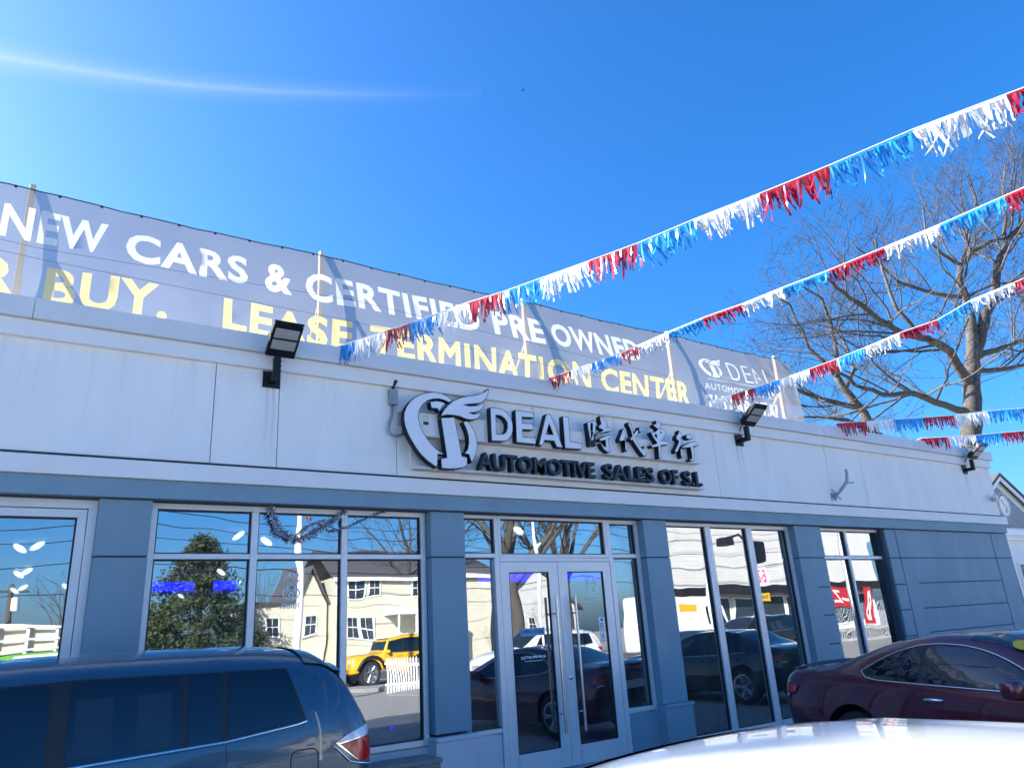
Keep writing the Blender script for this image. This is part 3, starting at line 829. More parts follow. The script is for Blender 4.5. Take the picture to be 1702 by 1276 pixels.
constrain(dense(BX0, BX1, BZ0) + dense(BX1, BX0, BZ1))
groups = [(g, 'ban_white') for g in white] + [(g, 'ban_yellow') for g in yellow]
for g, _ in groups:
    for l in g: constrain(l)
x = BX0 + .1
while x < BX1 - .05:
    z = BZ0 + .07
    while z < BZ1 - .04:
        cv.append(Vector((x, z))); z += .13
    x += .13
CV, _, CF, *_ = delaunay_2d_cdt(cv, ce, [], 1, 1e-5)
CF = [f if (CV[f[1]] - CV[f[0]]).cross(CV[f[2]] - CV[f[0]]) > 0 else f[::-1] for f in CF]
cen = np.array([[sum(CV[i][k] for i in f) / 3 for k in (0, 1)] for f in CF])
own = np.full(len(CF), -1)
for gi, (g, _) in enumerate(groups): 
    xs_ = [q[0] for l in g for q in l]
    near_ = np.where((cen[:, 0] > min(xs_)) & (cen[:, 0] < max(xs_)))[0]
    if gi == len(white) - 2:
        ins = np.zeros(len(near_), bool)
        for l in g: ins |= in_loops(cen[near_], [l])
    else: ins = in_loops(cen[near_], g)
    own[near_[ins]] = gi
hang('fabric', M['ban_grey'], BN, CV, [f for f, o in zip(CF, own) if o < 0])
for gi, (g, mk) in enumerate(groups):
    hang('lettering', M[mk], BN, CV, [f for f, o in zip(CF, own) if o == gi])
pts = []
x = BX0
while x <= BX1 + .01:
    g, dz = bdisp(x, BZ1); pts.append((x, BY + g, BZ1 + dz + .004)); x += .16
b = MB(); b.tube(pts, .007, 5); b.build('top_rope', M['seal'], BN, smooth=True)
tie = None
x = BX0 + .1
while x < BX1:
    g, dz = bdisp(x, BZ1)
    if tie is None:
        t_ = MB(); t_.lathe([(0, -.012), (.016, -.006), (.018, .004), (.008, .012), (0, .013)], 8, Matrix.Rotation(R(90), 4, 'X'))
        tie = t_.build('eyelet_tie', M['seal'], BN, local=True)
        tie.location = Vector((x, BY + g - .006, BZ1 + dz - .01)) - BN.location
    else:
        c = copy_obj(tie, BN); c.location = Vector((x, BY + g - .006, BZ1 + dz - .01)) - BN.location
    x += .42
plab = ('left of the word NEW out at the far left', 'rising behind the first letters NEW', 'between the ampersand and CERTIFIED', 'behind the word PRE', 'beside the word CENTER', 'at the right end beside the small DEAL emblem')
pf = MB()
for i, px_ in enumerate(POSTS):
    P_ = root('banner_post', (px_, 1.05, 4.6), 'pale timber banner post ' + plab[i], 'post', 'timber posts holding the roof banner')
    b = MB(); b.box(px_ - .03, px_ + .03, 1.0, 1.07, 4.60, 6.80); b.build('upright', M['post'], P_, bevel=.006)
    b = MB(); b.tube([(px_, 1.06, 6.0), (px_ + .02, 2.3, 4.62)], .03, 5); b.build('stay', M['post'], P_)
    b = MB(); b.box(px_ - .10, px_ + .10, .95, 1.14, 4.602, 4.63); b.build('foot_plate', M['galv'], P_)
for i, (za, zb) in enumerate(((5.62, 5.56), (5.74, 5.86))):
    b = MB(); b.tube([(-6, .42, za + .3), (-.2, .43, za), (3.2, .43, zb), (9, .43, zb - .25)], .0022, 4)
    tag(b.build('overhead_wire', M['seal']), ('lower' if i == 0 else 'upper') + ' thin dark wire crossing in front of the banner lettering', 'wire', 'wires across the banner')


# ------------------------------------------------------------------ floodlights
def floodlight(x, label):
    F_ = root('floodlight', (x, -.04, 4.46), label, 'floodlight', 'black floodlights under the roof coping')
    b = MB(); b.box(x - .095, x + .095, -.058, -.042, 4.37, 4.555); b.build('wall_plate', M['black'], F_, bevel=.004)
    b = MB(); b.box(x - .035, x + .035, -.26, -.058, 4.42, 4.485); b.box(x - .035, x + .035, -.262, -.195, 4.485, 4.66)
    for z in (4.52, 4.57, 4.62):
        b.lathe([(0, 0), (.014, 0), (.014, .012), (0, .014)], 8, Matrix.Translation((x + .035, -.23, z)) @ Matrix.Rotation(R(90), 4, 'Y'))
    b.build('bracket_arm', M['black'], F_, bevel=.006)
    b = MB(); pts = [(x + .01, -.06, 4.55), (x + .0, -.12, 4.66), (x + .03, -.2, 4.80), (x - .02, -.2, 4.93), (x - .06, -.1, 4.99), (x - .06, .1, 4.96)]
    b.tube(pts, .009, 6); b.build('cable', M['seal'], F_, smooth=True)
    Mh = Matrix.Translation((x + .02, -.40, 4.80)) @ Matrix.Rotation(R(-38), 4, 'X')
    b = MB(); b.obox(Mh, .315, .40, .05); h = b.build('head', M['black'], F_, bevel=.012)
    b = MB()
    for i in range(9): b.obox(Mh @ Matrix.Translation((-.14 + .035 * i, .02, .045)), .006, .30, .045)
    for i in range(10): b.obox(Mh @ Matrix.Translation((-.143 + .0318 * i, -.208, .0)), .010, .018, .03)
    b.obox(Mh @ Matrix.Translation((0, -.22, 0)), .315, .012, .03)
    b.build('cooling_fins', M['black'], h)
    for yy in (-.095, .045):
        b = MB(); b.obox(Mh @ Matrix.Translation((0, yy, -.0265)), .255, .115, .004); b.build('led_panel', M['lens'], h)
        b = MB()
        for i in range(8):
            for j in range(4):
                b.obox(Mh @ Matrix.Translation((-.112 + .032 * i, yy - .042 + .028 * j, -.031)), .021, .018, .006)
        b.build('led_lenses', M['lens'], h)
    return F_


floodlight(2.095, 'black floodlight on the wall left of the sign, nearest of the three')
floodlight(9.765, 'black floodlight on the wall to the right of the sign')
floodlight(17.20, 'black floodlight near the far right corner of the wall')

# conduit with two small boxes left of the emblem
C_ = root('electrical_conduit', (3.52, -.04, 4.3), 'grey conduit loop with two junction boxes left of the emblem', 'conduit')
b = MB(); b.box(3.475, 3.575, -.12, -.042, 4.34, 4.52)
for i in range(4): b.box(3.485 + .024 * i, 3.495 + .024 * i, -.127, -.12, 4.36, 4.50)
b.build('junction_box', M['galv'], C_, bevel=.006)
b = MB(); b.box(3.60, 3.74, -.14, -.042, 4.10, 4.26); b.box(3.64, 3.70, -.16, -.14, 4.15, 4.22); b.build('junction_box', M['galv'], C_, bevel=.008)
b = MB(); b.tube([(3.52, -.08, 4.34), (3.515, -.08, 4.22), (3.47, -.09, 4.10), (3.46, -.09, 4.02), (3.50, -.09, 3.965), (3.57, -.09, 3.955), (3.63, -.09, 3.98), (3.67, -.09, 4.10)], .016, 8)
b.build('pipe', M['galv'], C_, smooth=True)
b = MB(); b.tube([(3.52, -.08, 4.52), (3.53, -.085, 4.57), (3.56, -.10, 4.64)], [.02, .022, .024], 8); b.build('cable_gland', M['seal'], C_, smooth=60)

# small bracket right of the sign
K_ = root('flag_bracket', (12.1, -.04, 3.6), 'small grey metal flag pole bracket on the white wall right of the sign', 'bracket')
b = MB(); b.box(12.03, 12.17, -.055, -.042, 3.56, 3.70)
b.build('base_plate', M['galv'], K_, bevel=.004)
b = MB(); b.tube([(12.10, -.05, 3.62), (12.16, -.16, 3.72), (12.27, -.26, 3.88), (12.30, -.27, 4.02), (12.30, -.27, 4.10)], [.028, .028, .03, .026, .022], 8)
b.build('socket_tube', M['galv'], K_, smooth=50)
b = MB()
for e in ((11.98, -.12, 3.75), (12.02, -.14, 3.56), (12.2, -.12, 3.58)): b.tube([(12.11, -.1, 3.66), e], .010, 5)
b.tube([(12.26, -.25, 3.86), (12.36, -.33, 3.85)], .012, 6)
b.build('clamp_screws', M['galv'], K_)

# security camera at the corner
K_ = root('security_camera', (18.0, -.04, 3.86), 'white bullet security camera at the right end of the wall', 'camera')
b = MB(); b.lathe([(0, 0), (.05, 0), (.05, .02), (.02, .03), (.02, .10), (0, .10)], 14, Matrix.Translation((17.98, -.04, 3.88)) @ Matrix.Rotation(R(90), 4, 'X')); b.build('mount', M['trim'], K_, smooth=40)
Mc = Matrix.Translation((18.04, -.15, 3.875)) @ Matrix.Rotation(R(25), 4, 'Z') @ Matrix.Rotation(R(104), 4, 'Y')
b = MB(); b.lathe([(0, -.10), (.045, -.10), (.05, -.08), (.05, .17), (.0, .17)], 16, Mc); b.build('body', M['trim'], K_, smooth=40)
b = MB(); b.lathe([(0, .171), (.036, .171), (.036, .178), (0, .179)], 14, Mc); b.build('lens', M['seal'], K_)

# bench against the window
K_ = root('bench', (2.9, -.4, 0), 'weathered grey wooden bench below the three light window', 'bench')
for i in range(3):
    b = MB(); b.box(1.7, 3.80, -.58 + i * .135, -.455 + i * .135, .515, .56); b.build('seat_plank', M['wood'], K_, bevel=.006)
b = MB(); b.box(1.72, 3.78, -.575, -.55, .42, .512); b.build('apron', M['wood'], K_, bevel=.005)
for x in (1.85, 3.55):
    for y in (-.54, -.24):
        b = MB(); b.box(x, x + .09, y, y + .07, 0, .512); b.build('leg', M['wood'], K_, bevel=.005)

# ------------------------------------------------------------------ tassel bunting
WIND = Vector((.85, .25, .12))


def bunting(idx, pts, cols, label, blow, L0=.25, endp=None):
    pts = [Vector(p) for p in pts]
    if endp is not None: pts[-1] = Vector(endp)
    T_ = root('bunting', pts[0], label, 'bunting', 'strings of red white and blue tassel bunting')
    tail = Vector((pts[0].x - .08, .12, 4.945))
    b = MB(); b.tube([tail] + pts, .0042, 5); b.build('cord', M['cord'], T_, smooth=True)
    rnd = random.Random(50 + idx)
    nseg = len(pts) - 1
    for k in range(nseg):
        a, c = pts[k], pts[k + 1]
        ln = (c - a).length
        reps = max(1, round(ln / .55)) if k == nseg - 1 else 1
        for q in range(min(reps, 6)):
            p0 = a.lerp(c, q / reps); p1 = a.lerp(c, (q + 1) / reps)
            colr = cols[(k + q) % 3]
            ax = (p1 - p0).normalized()
            side = ax.cross(Vector((0, 0, 1))).normalized()
            bw = blow(k)
            b = MB()
            n = max(8, int((p1 - p0).length / .0135))
            vs = [p0 + Vector((0, 0, .004)), p1 + Vector((0, 0, .004)), p1 - Vector((0, 0, .022)), p0 - Vector((0, 0, .022))]
            b.add([v - side * .002 for v in vs], [(0, 1, 2, 3)])
            cl = 0; clp = 0
            for i in range(n):
                if rnd.random() < .22:
                    cl = rnd.gauss(0, .35); clp = rnd.random() ** 2 * bw
                f = (i + rnd.random() * .8) / n
                s0 = p0.lerp(p1, min(f, 1)) - Vector((0, 0, .015))
                Lf = L0 * rnd.uniform(.45, 1.1)
                w = rnd.uniform(.015, .030)
                if rnd.random() < .1: w *= 1.5
                wd = (WIND * (bw * .55 + clp + rnd.gauss(0, .07)) + ax * (cl * .35 + rnd.gauss(0, .10 + .14 * bw)) + side * rnd.gauss(0, .18 + .3 * bw))
                pos = s0.copy(); prev = None
                tw = rnd.uniform(-.5, .5); cur_ = rnd.uniform(-.5, .5) + bw * .4
                ns = 4; vs = []
                for j in range(ns + 1):
                    t = j / ns
                    an = tw + t * rnd.gauss(0, 1.2) * (0.3 + bw)
                    wv = (ax * math.cos(an) + side * math.sin(an)) * (w * (1 - .35 * t))
                    vs += [pos - wv * .5, pos + wv * .5]
                    d = Vector((0, 0, -1)) + wd * (.35 + 1.3 * t) + side * (cur_ * (t - .4))
                    d.normalize()
                    pos = pos + d * (Lf / ns)
                b.add(vs, [(2 * j, 2 * j + 1, 2 * j + 3, 2 * j + 2) for j in range(ns)])
            b.build('fringe', M['f_' + colr], T_, smooth=True)
    return T_


P1 = (7.25, -14.2, 4.95)
RWB = {'b': ['blue', 'white', 'red'], 'r': ['red', 'white', 'blue'], 'w': ['white', 'red', 'blue']}
bunting(0, STRINGS[0], RWB['b'], 'longest tassel string from above the nearest floodlight sweeping to the top right', lambda k: .12 if k < 9 else (.35 if k == 9 else (.9 if k < 12 else 1.6)), .225, P1)
bunting(1, STRINGS[1], RWB['r'], 'second tassel string starting on the coping above the white Chinese characters', lambda k: .15 if k < 4 else 1.5, 0.165, (7.35, -14.2, 5.0))
bunting(2, STRINGS[2], RWB['w'], 'third tassel string starting beside the middle floodlight and crossing the bare tree', lambda k: .2 if k < 6 else 1.4, .20, (11.5, -8.0, 6.1))
bunting(3, STRINGS[3], RWB['r'], 'nearly level tassel string low in front of the tree trunk, upper of the two', lambda k: .25, .24, (20.5, -10.4, 4.9))
bunting(4, STRINGS[4], RWB['r'], 'nearly level tassel string at the right end of the coping, lower of the two', lambda k: .12, .24, (20.5, -5.1, 4.95))
bunting(5, [(18.15, .1, 5.0), (18.7, 1.6, 5.02), (19.3, 3.1, 5.06), (20.2, 5.2, 5.15)], RWB['r'], 'short tattered tassel string hanging behind the right corner of the roof', lambda k: .7, .22)


def steel_pole(x, y, h, r, label, lamp=True):
    P_ = root('light_pole', (x, y, 0), label, 'light pole', 'white poles round the car lot')
    b = MB(); b.tube([(x, y, 0), (x, y, h * .5), (x, y, h)], [r, r * .85, r * .7], 12); b.build('shaft', M['trim'], P_, smooth=50)
    b = MB(); b.lathe([(0, 0), (r * 2.2, 0), (r * 2.2, .04), (r * 1.3, .09), (r, .4)], 12, Matrix.Translation((x, y, 0))); b.build('base_flange', M['trim'], P_, smooth=30)
    if lamp:
        b = MB(); b.box(x - .5, x + .5, y - .16, y + .16, h, h + .14); b.build('lamp_head', M['galv'], P_, bevel=.03)


steel_pole(7.15, -14.25, 8.2, .11, 'white lamp pole behind the camera where two tassel strings meet')
steel_pole(11.5, -8.05, 6.5, .045, 'slim white pole holding the third tassel string', False)
steel_pole(20.55, -10.4, 5.6, .07, 'slim white pole right of the lot holding a low tassel string', False)
steel_pole(20.55, -5.1, 5.4, .07, 'slim white pole right of the lot nearest the showroom', False)

# ------------------------------------------------------------------ print on the glass
DC = root('window_decal', (2.46, .166, 2.05), 'white oval car maker emblem and mirrored lettering on the three light window', 'decal')
b = MB()
for cx_, cz, rx, rz in ((2.461, 2.217, .095, .068), (2.461, 2.243, .055, .030), (2.461, 2.222, .032, .066)):
    b.prism(ring2d(cx_, cz, rx, rz, .013), .164, .1655)
b.build('oval_emblem', M['decal'], DC)
flat_print('lettering', M['decal'], 'TOYOTA', 2.352, 2.557, 2.062, 2.118, .164, DC, True)
flat_print('lettering', M['decal'], 'DEAL', 2.385, 2.535, 2.378, 2.423, .164, DC, True)
flat_print('lettering', M['decal'], 'AUTOMOTIVE', 2.367, 2.553, 2.332, 2.358, .164, DC, True, .01)
flat_print('lettering', M['decal'], 'SALES', 2.413, 2.516, 2.288, 2.315, .164, DC, True, .01)
DC = root('window_decal', (6.48, .13, 2.0), 'white caliper shaped car maker emblem and mirrored lettering on the right door', 'decal')
b = MB()
for s in (-1, 1):
    b.prism([[(6.484 + s * x, z) for x, z in ((.012, 2.25), (.035, 2.30), (.045, 2.335), (.075, 2.345), (.088, 2.31), (.078, 2.25), (.088, 2.19), (.075, 2.145), (.04, 2.135), (.022, 2.19), (.03, 2.20), (.048, 2.155), (.066, 2.165), (.072, 2.20), (.064, 2.25), (.072, 2.30), (.062, 2.325), (.054, 2.32), (.046, 2.29), (.026, 2.245))]], .1335, .135)
b.build('caliper_emblem', M['decal'], DC, recalc=True)
flat_print('lettering', M['decal'], 'ACURA', 6.345, 6.615, 2.02, 2.07, .1335, DC, True, .0)
DC = root('opening_hours_sign', (5.48, .13, 1.6), 'pale opening hours panel with telephone number on the left door', 'sign')
b = MB(); b.box(5.30, 5.665, .1335, .1355, 1.635, 1.725); b.build('panel', M['poster'], DC)
flat_print('lettering', M['navy'], 'OPEN HOURS', 5.32, 5.645, 1.66, 1.705, .132, DC)
flat_print('lettering', M['decal'], '(718) 696-8616', 5.33, 5.655, 1.365, 1.405, .1335, DC)
b = MB(); b.prism(ring2d(5.305, 1.385, .018, .018, .006), .1335, .135); b.box(5.33, 5.60, .1335, .1345, 1.342, 1.347); b.build('underline', M['decal'], DC)
for (x0, x1, z0, z1, lb) in ((6.555, 6.66, 1.64, 1.81, 'upper white paper notice stuck on the right door'), (6.572, 6.652, 1.495, 1.622, 'lower white paper notice stuck on the right door')):
    DC = root('door_notice', (x0, .13, z0), lb, 'notice', 'paper notices on the right door')
    b = MB(); b.box(x0, x1, .1335, .135, z0, z1); b.build('sheet', M['decal'], DC)
    b = MB()
    for i in range(4): b.box(x0 + .015, x1 - .02 - .01 * (i % 2), .1325, .1335, z0 + .02 + i * .022, z0 + .028 + i * .022)
    b.box(x0 + .035, x1 - .035, .1325, .1335, z1 - .05, z1 - .015)
    b.build('printed_lines', M['navy'], DC)
DC = root('poster', (4.79, .18, 1.5), 'light blue poster inside the narrow window left of the doors', 'poster')
b = MB(); b.box(4.70, 4.89, .184, .186, 1.49, 1.83); b.build('sheet', M['poster'], DC)
b = MB()
for i in range(5): b.box(4.73, 4.86 - .02 * (i % 3), .182, .184, 1.54 + i * .035, 1.552 + i * .035)
b.prism([[(4.77, 1.73), (4.80, 1.79), (4.83, 1.73)]], .182, .184)
b.build('printed_lines', M['decal'], DC)
DC = root('small_sticker', (3.59, .16, .78), 'small violet sticker low on the right light of the window', 'sticker')
b = MB(); b.box(3.562, 3.618, .1655, .167, .785, .83); b.build('sheet', mat('violet_print', (.25, .2, .8), .5), DC)

# ------------------------------------------------------------------ inside the showroom
discs = (((34, 909), .04, 4.08), ((62, 905), .22, 3.81), ((32, 953), .09, 7.72), ((44, 948), .19, 7.21), ((25, 980), .08, 11.28), ((38, 975), .21, 10.53), ((110, 973), .96, 10.42),
         ((396, 888), 2.46, 2.55), ((443, 898), 2.99, 3.10), ((459, 957), 4.8, 8.8), ((368, 949), 3.39, 7.61), ((293, 968), 3.01, 10.11), ((272, 977), 2.99, 11.56), ((318, 973), 3.5, 11.01),
         ((298, 990), 3.85, 14.2), ((395, 968), 4.38, 10.38), ((862, 880), 6.31, 1.52), ((893, 905), 7.83, 3.19), ((805, 970), 12.29, 12.39))
dl = ('nearest left petal in the far left window', 'nearest right petal in the far left window', 'middle left petal in the far left window', 'middle right petal in the far left window',
      'farthest left petal in the far left window', 'farthest right petal in the far left window', 'beside the right jamb of the far left window', 'right end of the top left pane of the three light window',
      'left in the top middle pane beside the garland', 'in the lower middle pane left of the decals', 'in the lower left pane over the evergreen reflection, largest there', 'over the gap between the blue screens', 'lower left over the first blue screen',
      'over the right end of the first blue screen', 'deepest one under the blue screens', 'over the second blue screen', 'left in the pane over the doors', 'right in the pane over the doors', 'in the narrow pane left of the doors')
proto = None
for i, (q, x, y) in enumerate(discs):
    o = root('ceiling_light', (x, y, 3.14), 'lit oval ceiling light, ' + dl[i], 'ceiling light', 'oval ceiling lights inside the showroom')
    k = 1 + .03 * y
    if proto is None:
        t_ = MB(); t_.lathe([(0, -.035), (.12, -.03), (.13, -.012), (.11, .0)], 20); d_ = t_.mesh('diffuser', M['disc'], smooth=True)
        t_ = MB(); t_.tube([(0, 0, 0), (0, 0, .07)], .012, 6); st = t_.mesh('stem', M['black'])
        proto = (d_, st)
    for nm, me in (('diffuser', proto[0]), ('stem', proto[1])):
        c = bpy.data.objects.new(nm, me); COL.objects.link(c); par(c, o, True)
        if nm == 'diffuser':
            c.scale = (.72, .42, .5); c.rotation_euler = (R(-38), R(34 if i % 2 == 0 else -34), 0)
for i, (x0, x1, z0, z1, lb) in enumerate(((2.37, 3.21, 2.91, 3.10, 'widest glowing blue screen strip, left in the three light window'), (3.6, 4.1, 2.91, 3.11, 'glowing blue screen strip right of the widest one'),
                                    (10.15, 10.55, 2.96, 3.11, 'small glowing blue screen strip left of the doors'), (11.17, 12.35, 2.96, 3.18, 'glowing blue screen strip behind the left door'), (13.1, 14.35, 2.96, 3.19, 'glowing blue screen strip behind the right door'))):
    o = root('display_screen', ((x0 + x1) / 2, 9.3, z0), lb, 'screen', 'blue screens inside the showroom')
    b = MB(); b.box(x0 - .03, x1 + .03, 9.22, 9.30, z0 - .02, z1 + .02); b.build('housing', M['black'], o)
    b = MB(); b.box(x0, x1, 9.212, 9.219, z0, z1); b.build('lit_panel', M['led'], o)
    b = MB(); b.box((x0 + x1) / 2 - .03, (x0 + x1) / 2 + .03, 9.24, 9.28, z1 + .02, 3.22); b.build('hanger', M['black'], o)
o = root('reception_desk', (6.9, 6.2, .13), 'pale reception desk standing inside behind the entrance doors', 'desk')
b = MB(); b.box(5.6, 8.2, 6.0, 6.6, .13, 1.08); b.build('front_panel', M['desk'], o, bevel=.02)
b = MB(); b.box(5.5, 8.3, 5.9, 6.75, 1.082, 1.13); b.build('counter_top', M['knee'], o, bevel=.01)
for x_ in (3.75, 9.6):
    o = root('interior_column', (x_, 5.2, .13), 'square pale column inside the showroom, ' + ('left of the doors' if x_ < 5 else 'right of the doors'), 'column')
    b = MB(); b.box(x_ - .2, x_ + .2, 5.0, 5.4, .13, 3.21); b.build('shaft', M['desk'], o, bevel=.01)
    b = MB(); b.box(x_ - .22, x_ + .22, 4.98, 5.42, .132, .25); b.build('skirting', M['black'], o)
o = root('tinsel_garland', (2.9, .085, 3.1), 'silver and dark tinsel garland looped across the top of the three light window', 'garland')
rnd = random.Random(3)
for rad, path in ((.055, [(2.179, 3.098), (2.208, 3.030), (2.246, 2.924), (2.304, 2.847), (2.391, 2.789), (2.497, 2.760), (2.603, 2.799), (2.699, 2.857), (2.815, 2.934), (2.911, 3.001), (3.008, 3.088)]),
                  (.028, [(2.506, 2.818), (2.622, 2.924), (2.757, 2.972), (2.892, 2.876), (3.037, 2.900), (3.200, 2.982), (3.355, 3.050), (3.490, 3.098)])):
    b = MB(); n = 0
    for (a, c) in zip(path, path[1:]):
        for j in range(90 if rad > .04 else 40):
            t = rnd.random()
            p = Vector((a[0] + (c[0] - a[0]) * t, .085, a[1] + (c[1] - a[1]) * t))
            d = Vector((rnd.gauss(0, 1), rnd.gauss(0, 1), rnd.gauss(0, 1))).normalized()
            e = p + d * rad * rnd.uniform(.6, 1.3)
            w = d.cross(Vector((rnd.random(), rnd.random(), rnd.random()))).normalized() * .004
            b.add([p - w, p + w, e + w * .6, e - w * .6], [(0, 1, 2, 3)])
    b.tube([(x, .085, z) for x, z in path], .008, 5)
    b.build('tinsel_strand', M['tinsel'], o)
# ------------------------------------------------------------------ cars
def pchip(xs, ys, q):
    """monotone cubic through (xs, ys[k, :]) at q"""
    xs = np.asarray(xs, float); ys = np.asarray(ys, float); q = np.asarray(q, float)
    h = np.diff(xs)[:, None]; dlt = np.diff(ys, axis=0) / h
    m = np.zeros_like(ys)
    for i in range(1, len(xs) - 1):
        s = (dlt[i - 1] * dlt[i] > 0)
        w1 = 2 * h[i] + h[i - 1]; w2 = h[i] + 2 * h[i - 1]
        with np.errstate(divide='ignore', invalid='ignore'):
            v = (w1 + w2) / (w1 / dlt[i - 1] + w2 / dlt[i])
        m[i] = np.where(s, v, 0)
    m[0], m[-1] = dlt[0], dlt[-1]
    k = np.clip(np.searchsorted(xs, q) - 1, 0, len(xs) - 2)
    t = ((q - xs[k]) / np.diff(xs)[k])[:, None]; H = np.diff(xs)[k][:, None]
    return ((2 * t ** 3 - 3 * t ** 2 + 1) * ys[k] + (t ** 3 - 2 * t ** 2 + t) * H * m[k] + (-2 * t ** 3 + 3 * t ** 2) * ys[k + 1] + (t ** 3 - t ** 2) * H * m[k + 1])


def crom(P, sub):
    """Catmull-Rom through P[n, k, 2] along k"""
    n = P.shape[1]
    out = []
    for i in range(n - 1):
        p0 = P[:, max(i - 1, 0)]; p1 = P[:, i]; p2 = P[:, i + 1]
        p3 = P[:, min(i + 2, n - 1)].copy()
        if i == n - 2: p3 = p1 * np.array([-1, 1])      # mirror at the centre line
        for j in range(sub):
            t = j / sub
            d1 = (p2 - p0) * .42; d2 = (p3 - p1) * .42
            out.append((2 * t ** 3 - 3 * t ** 2 + 1) * p1 + (t ** 3 - 2 * t ** 2 + t) * d1 + (-2 * t ** 3 + 3 * t ** 2) * p2 + (t ** 3 - t ** 2) * d2)
    out.append(P[:, -1])
    return np.stack(out, 1)


class Car:
    SUB = 5

    def __init__(s, st):
        st = np.array(st, float)
        s.xs = st[:, 0]
        s.p = st[:, 1:]

    def sect(s, x):
        """half sections at positions x -> array [n, pts, 2] of (y, z)"""
        c = pchip(s.xs, s.p, np.atleast_1d(x))
        zb, wm, zm, wb, zl, wr, zr, zc = c.T
        P = np.stack([np.stack([wm * .55, zb], 1), np.stack([wm * .93, zb + .02], 1), np.stack([wm * .985, zb + .5 * (zm - zb)], 1), np.stack([wm, zm], 1), np.stack([wb, zl], 1),
                      np.stack([wr, zr], 1), np.stack([wr * .60, zr + .80 * (zc - zr)], 1), np.stack([wr * 0, zc], 1)], 1)
        return crom(P, s.SUB)

    def y_at(s, x, z):
        sec = s.sect(x)[0]
        a = sec[s.SUB * 1:s.SUB * 6 + 1]
        i = np.searchsorted(a[:, 1], z)
        i = min(max(i, 1), len(a) - 1)
        t = (z - a[i - 1, 1]) / max(1e-6, a[i, 1] - a[i - 1, 1])
        return a[i - 1, 0] + (a[i, 0] - a[i - 1, 0]) * min(max(t, 0), 1)

    def body_mesh(s, arches, r, m):
        x = np.unique(np.concatenate([np.arange(s.xs[0], s.xs[-1], .07), s.xs]))
        S = s.sect(x)
        n, k = S.shape[:2]
        vs, fs = [], []
        ring = list(range(k)) + list(range(k - 2, -1, -1))
        for i in range(n):
            for j in range(k): vs.append((x[i], S[i, j, 0], S[i, j, 1]))
            for j in range(k - 2, -1, -1): vs.append((x[i], -S[i, j, 0], S[i, j, 1]))
        K = 2 * k - 1
        for i in range(n - 1):
            for j in range(K):
                j2 = (j + 1) % K
                fs.append((i * K + j, i * K + j2, (i + 1) * K + j2, (i + 1) * K + j))
        fs.append(tuple(range(K))[::-1]); fs.append(tuple((n - 1) * K + j for j in range(K)))
        b = MB(); b.add(vs, fs)
        me = b.mesh('body', [m, M['seal']], recalc=True)
        c = MB()
        wmax = s.p[:, 1].max()
        for ax in arches:
            for sg in (-1, 1):
                c.lathe([(0, 0), (r, 0), (r, .42), (0, .42)], 28, Matrix.Translation((ax, sg * (wmax + .08), r * .92)) @ Matrix.Rotation(R(90) * sg, 4, 'X'))
        cm = c.mesh('cut', [m, M['seal']], recalc=True)
        cm.polygons.foreach_set('material_index', [1] * len(cm.polygons))
        oa = bpy.data.objects.new('a', me); ob = bpy.data.objects.new('b', cm)
        COL.objects.link(oa); COL.objects.link(ob)
        md = oa.modifiers.new('b', 'BOOLEAN'); md.operation = 'DIFFERENCE'; md.object = ob; md.solver = 'EXACT'; md.material_mode = 'INDEX'
        dg = bpy.context.evaluated_depsgraph_get(); dg.update()
        res = bpy.data.meshes.new_from_object(oa.evaluated_get(dg))
        bpy.data.objects.remove(oa); bpy.data.objects.remove(ob)
        res.polygons.foreach_set('use_smooth', [True] * len(res.polygons))
        res.set_sharp_from_angle(angle=R(42))
        return res

    def side_patch(s, loop, off, sides=(1, -1), thick=0.0, grid=.09):
        """outline in (x, z) laid on the body side"""
        bm = bmesh.new()
        v = [bm.verts.new((p[0], p[1], 0)) for p in loop]
        tri = tessellate_polygon([[Vector((p[0], p[1], 0)) for p in loop]])
        for t in tri:
            try: bm.faces.new([v[i] for i in t])
            except ValueError: pass
        for ax, no in ((0, (1, 0, 0)), (1, (0, 1, 0))):
            lo = min(p[ax] for p in loop); hi = max(p[ax] for p in loop)
            q = lo + grid
            while q < hi - 1e-3:
                co = (q, 0, 0) if ax == 0 else (0, q, 0)
                bmesh.ops.bisect_plane(bm, geom=bm.verts[:] + bm.edges[:] + bm.faces[:], plane_co=co, plane_no=no); q += grid
        bmesh.ops.recalc_face_normals(bm, faces=bm.faces)
        bm.verts.ensure_lookup_table()
        out = MB()
        idx = {vv: i for i, vv in enumerate(bm.verts)}
        for sg in sides:
            vs = [(vv.co.x, sg * (s.y_at(vv.co.x, vv.co.y) + off), vv.co.y) for vv in bm.verts]
            fs = []
            for f in bm.faces:
                l = [idx[q] for q in f.verts]
                a, b_, c = (bm.verts[i].co for i in l[:3])
                ar = (b_ - a).cross(c - a).z
                fs.append(tuple(l) if (ar > 0) == (sg < 0) else tuple(l[::-1]))
            n0 = len(vs)
            if thick:
                ed = [e for e in bm.edges if len(e.link_faces) == 1]
                vs += [(a[0], a[1] - sg * (thick), a[2]) for a in vs]
                for e in ed:
                    i, j = idx[e.verts[0]], idx[e.verts[1]]
                    fs.append((i, j, j + n0, i + n0))
            out.add(vs, fs)
        bm.free()
        return out

    def side_line(s, pts, off, r, sides=(1, -1), n=6, sub=6):
        out = MB()
        P = []
        for a, c in zip(pts, pts[1:]):
            for j in range(sub): P.append((a[0] + (c[0] - a[0]) * j / sub, a[1] + (c[1] - a[1]) * j / sub))
        P.append(pts[-1])
        for sg in sides: out.tube([(x, sg * (s.y_at(x, z) + off), z) for x, z in P], r, n)
        return out

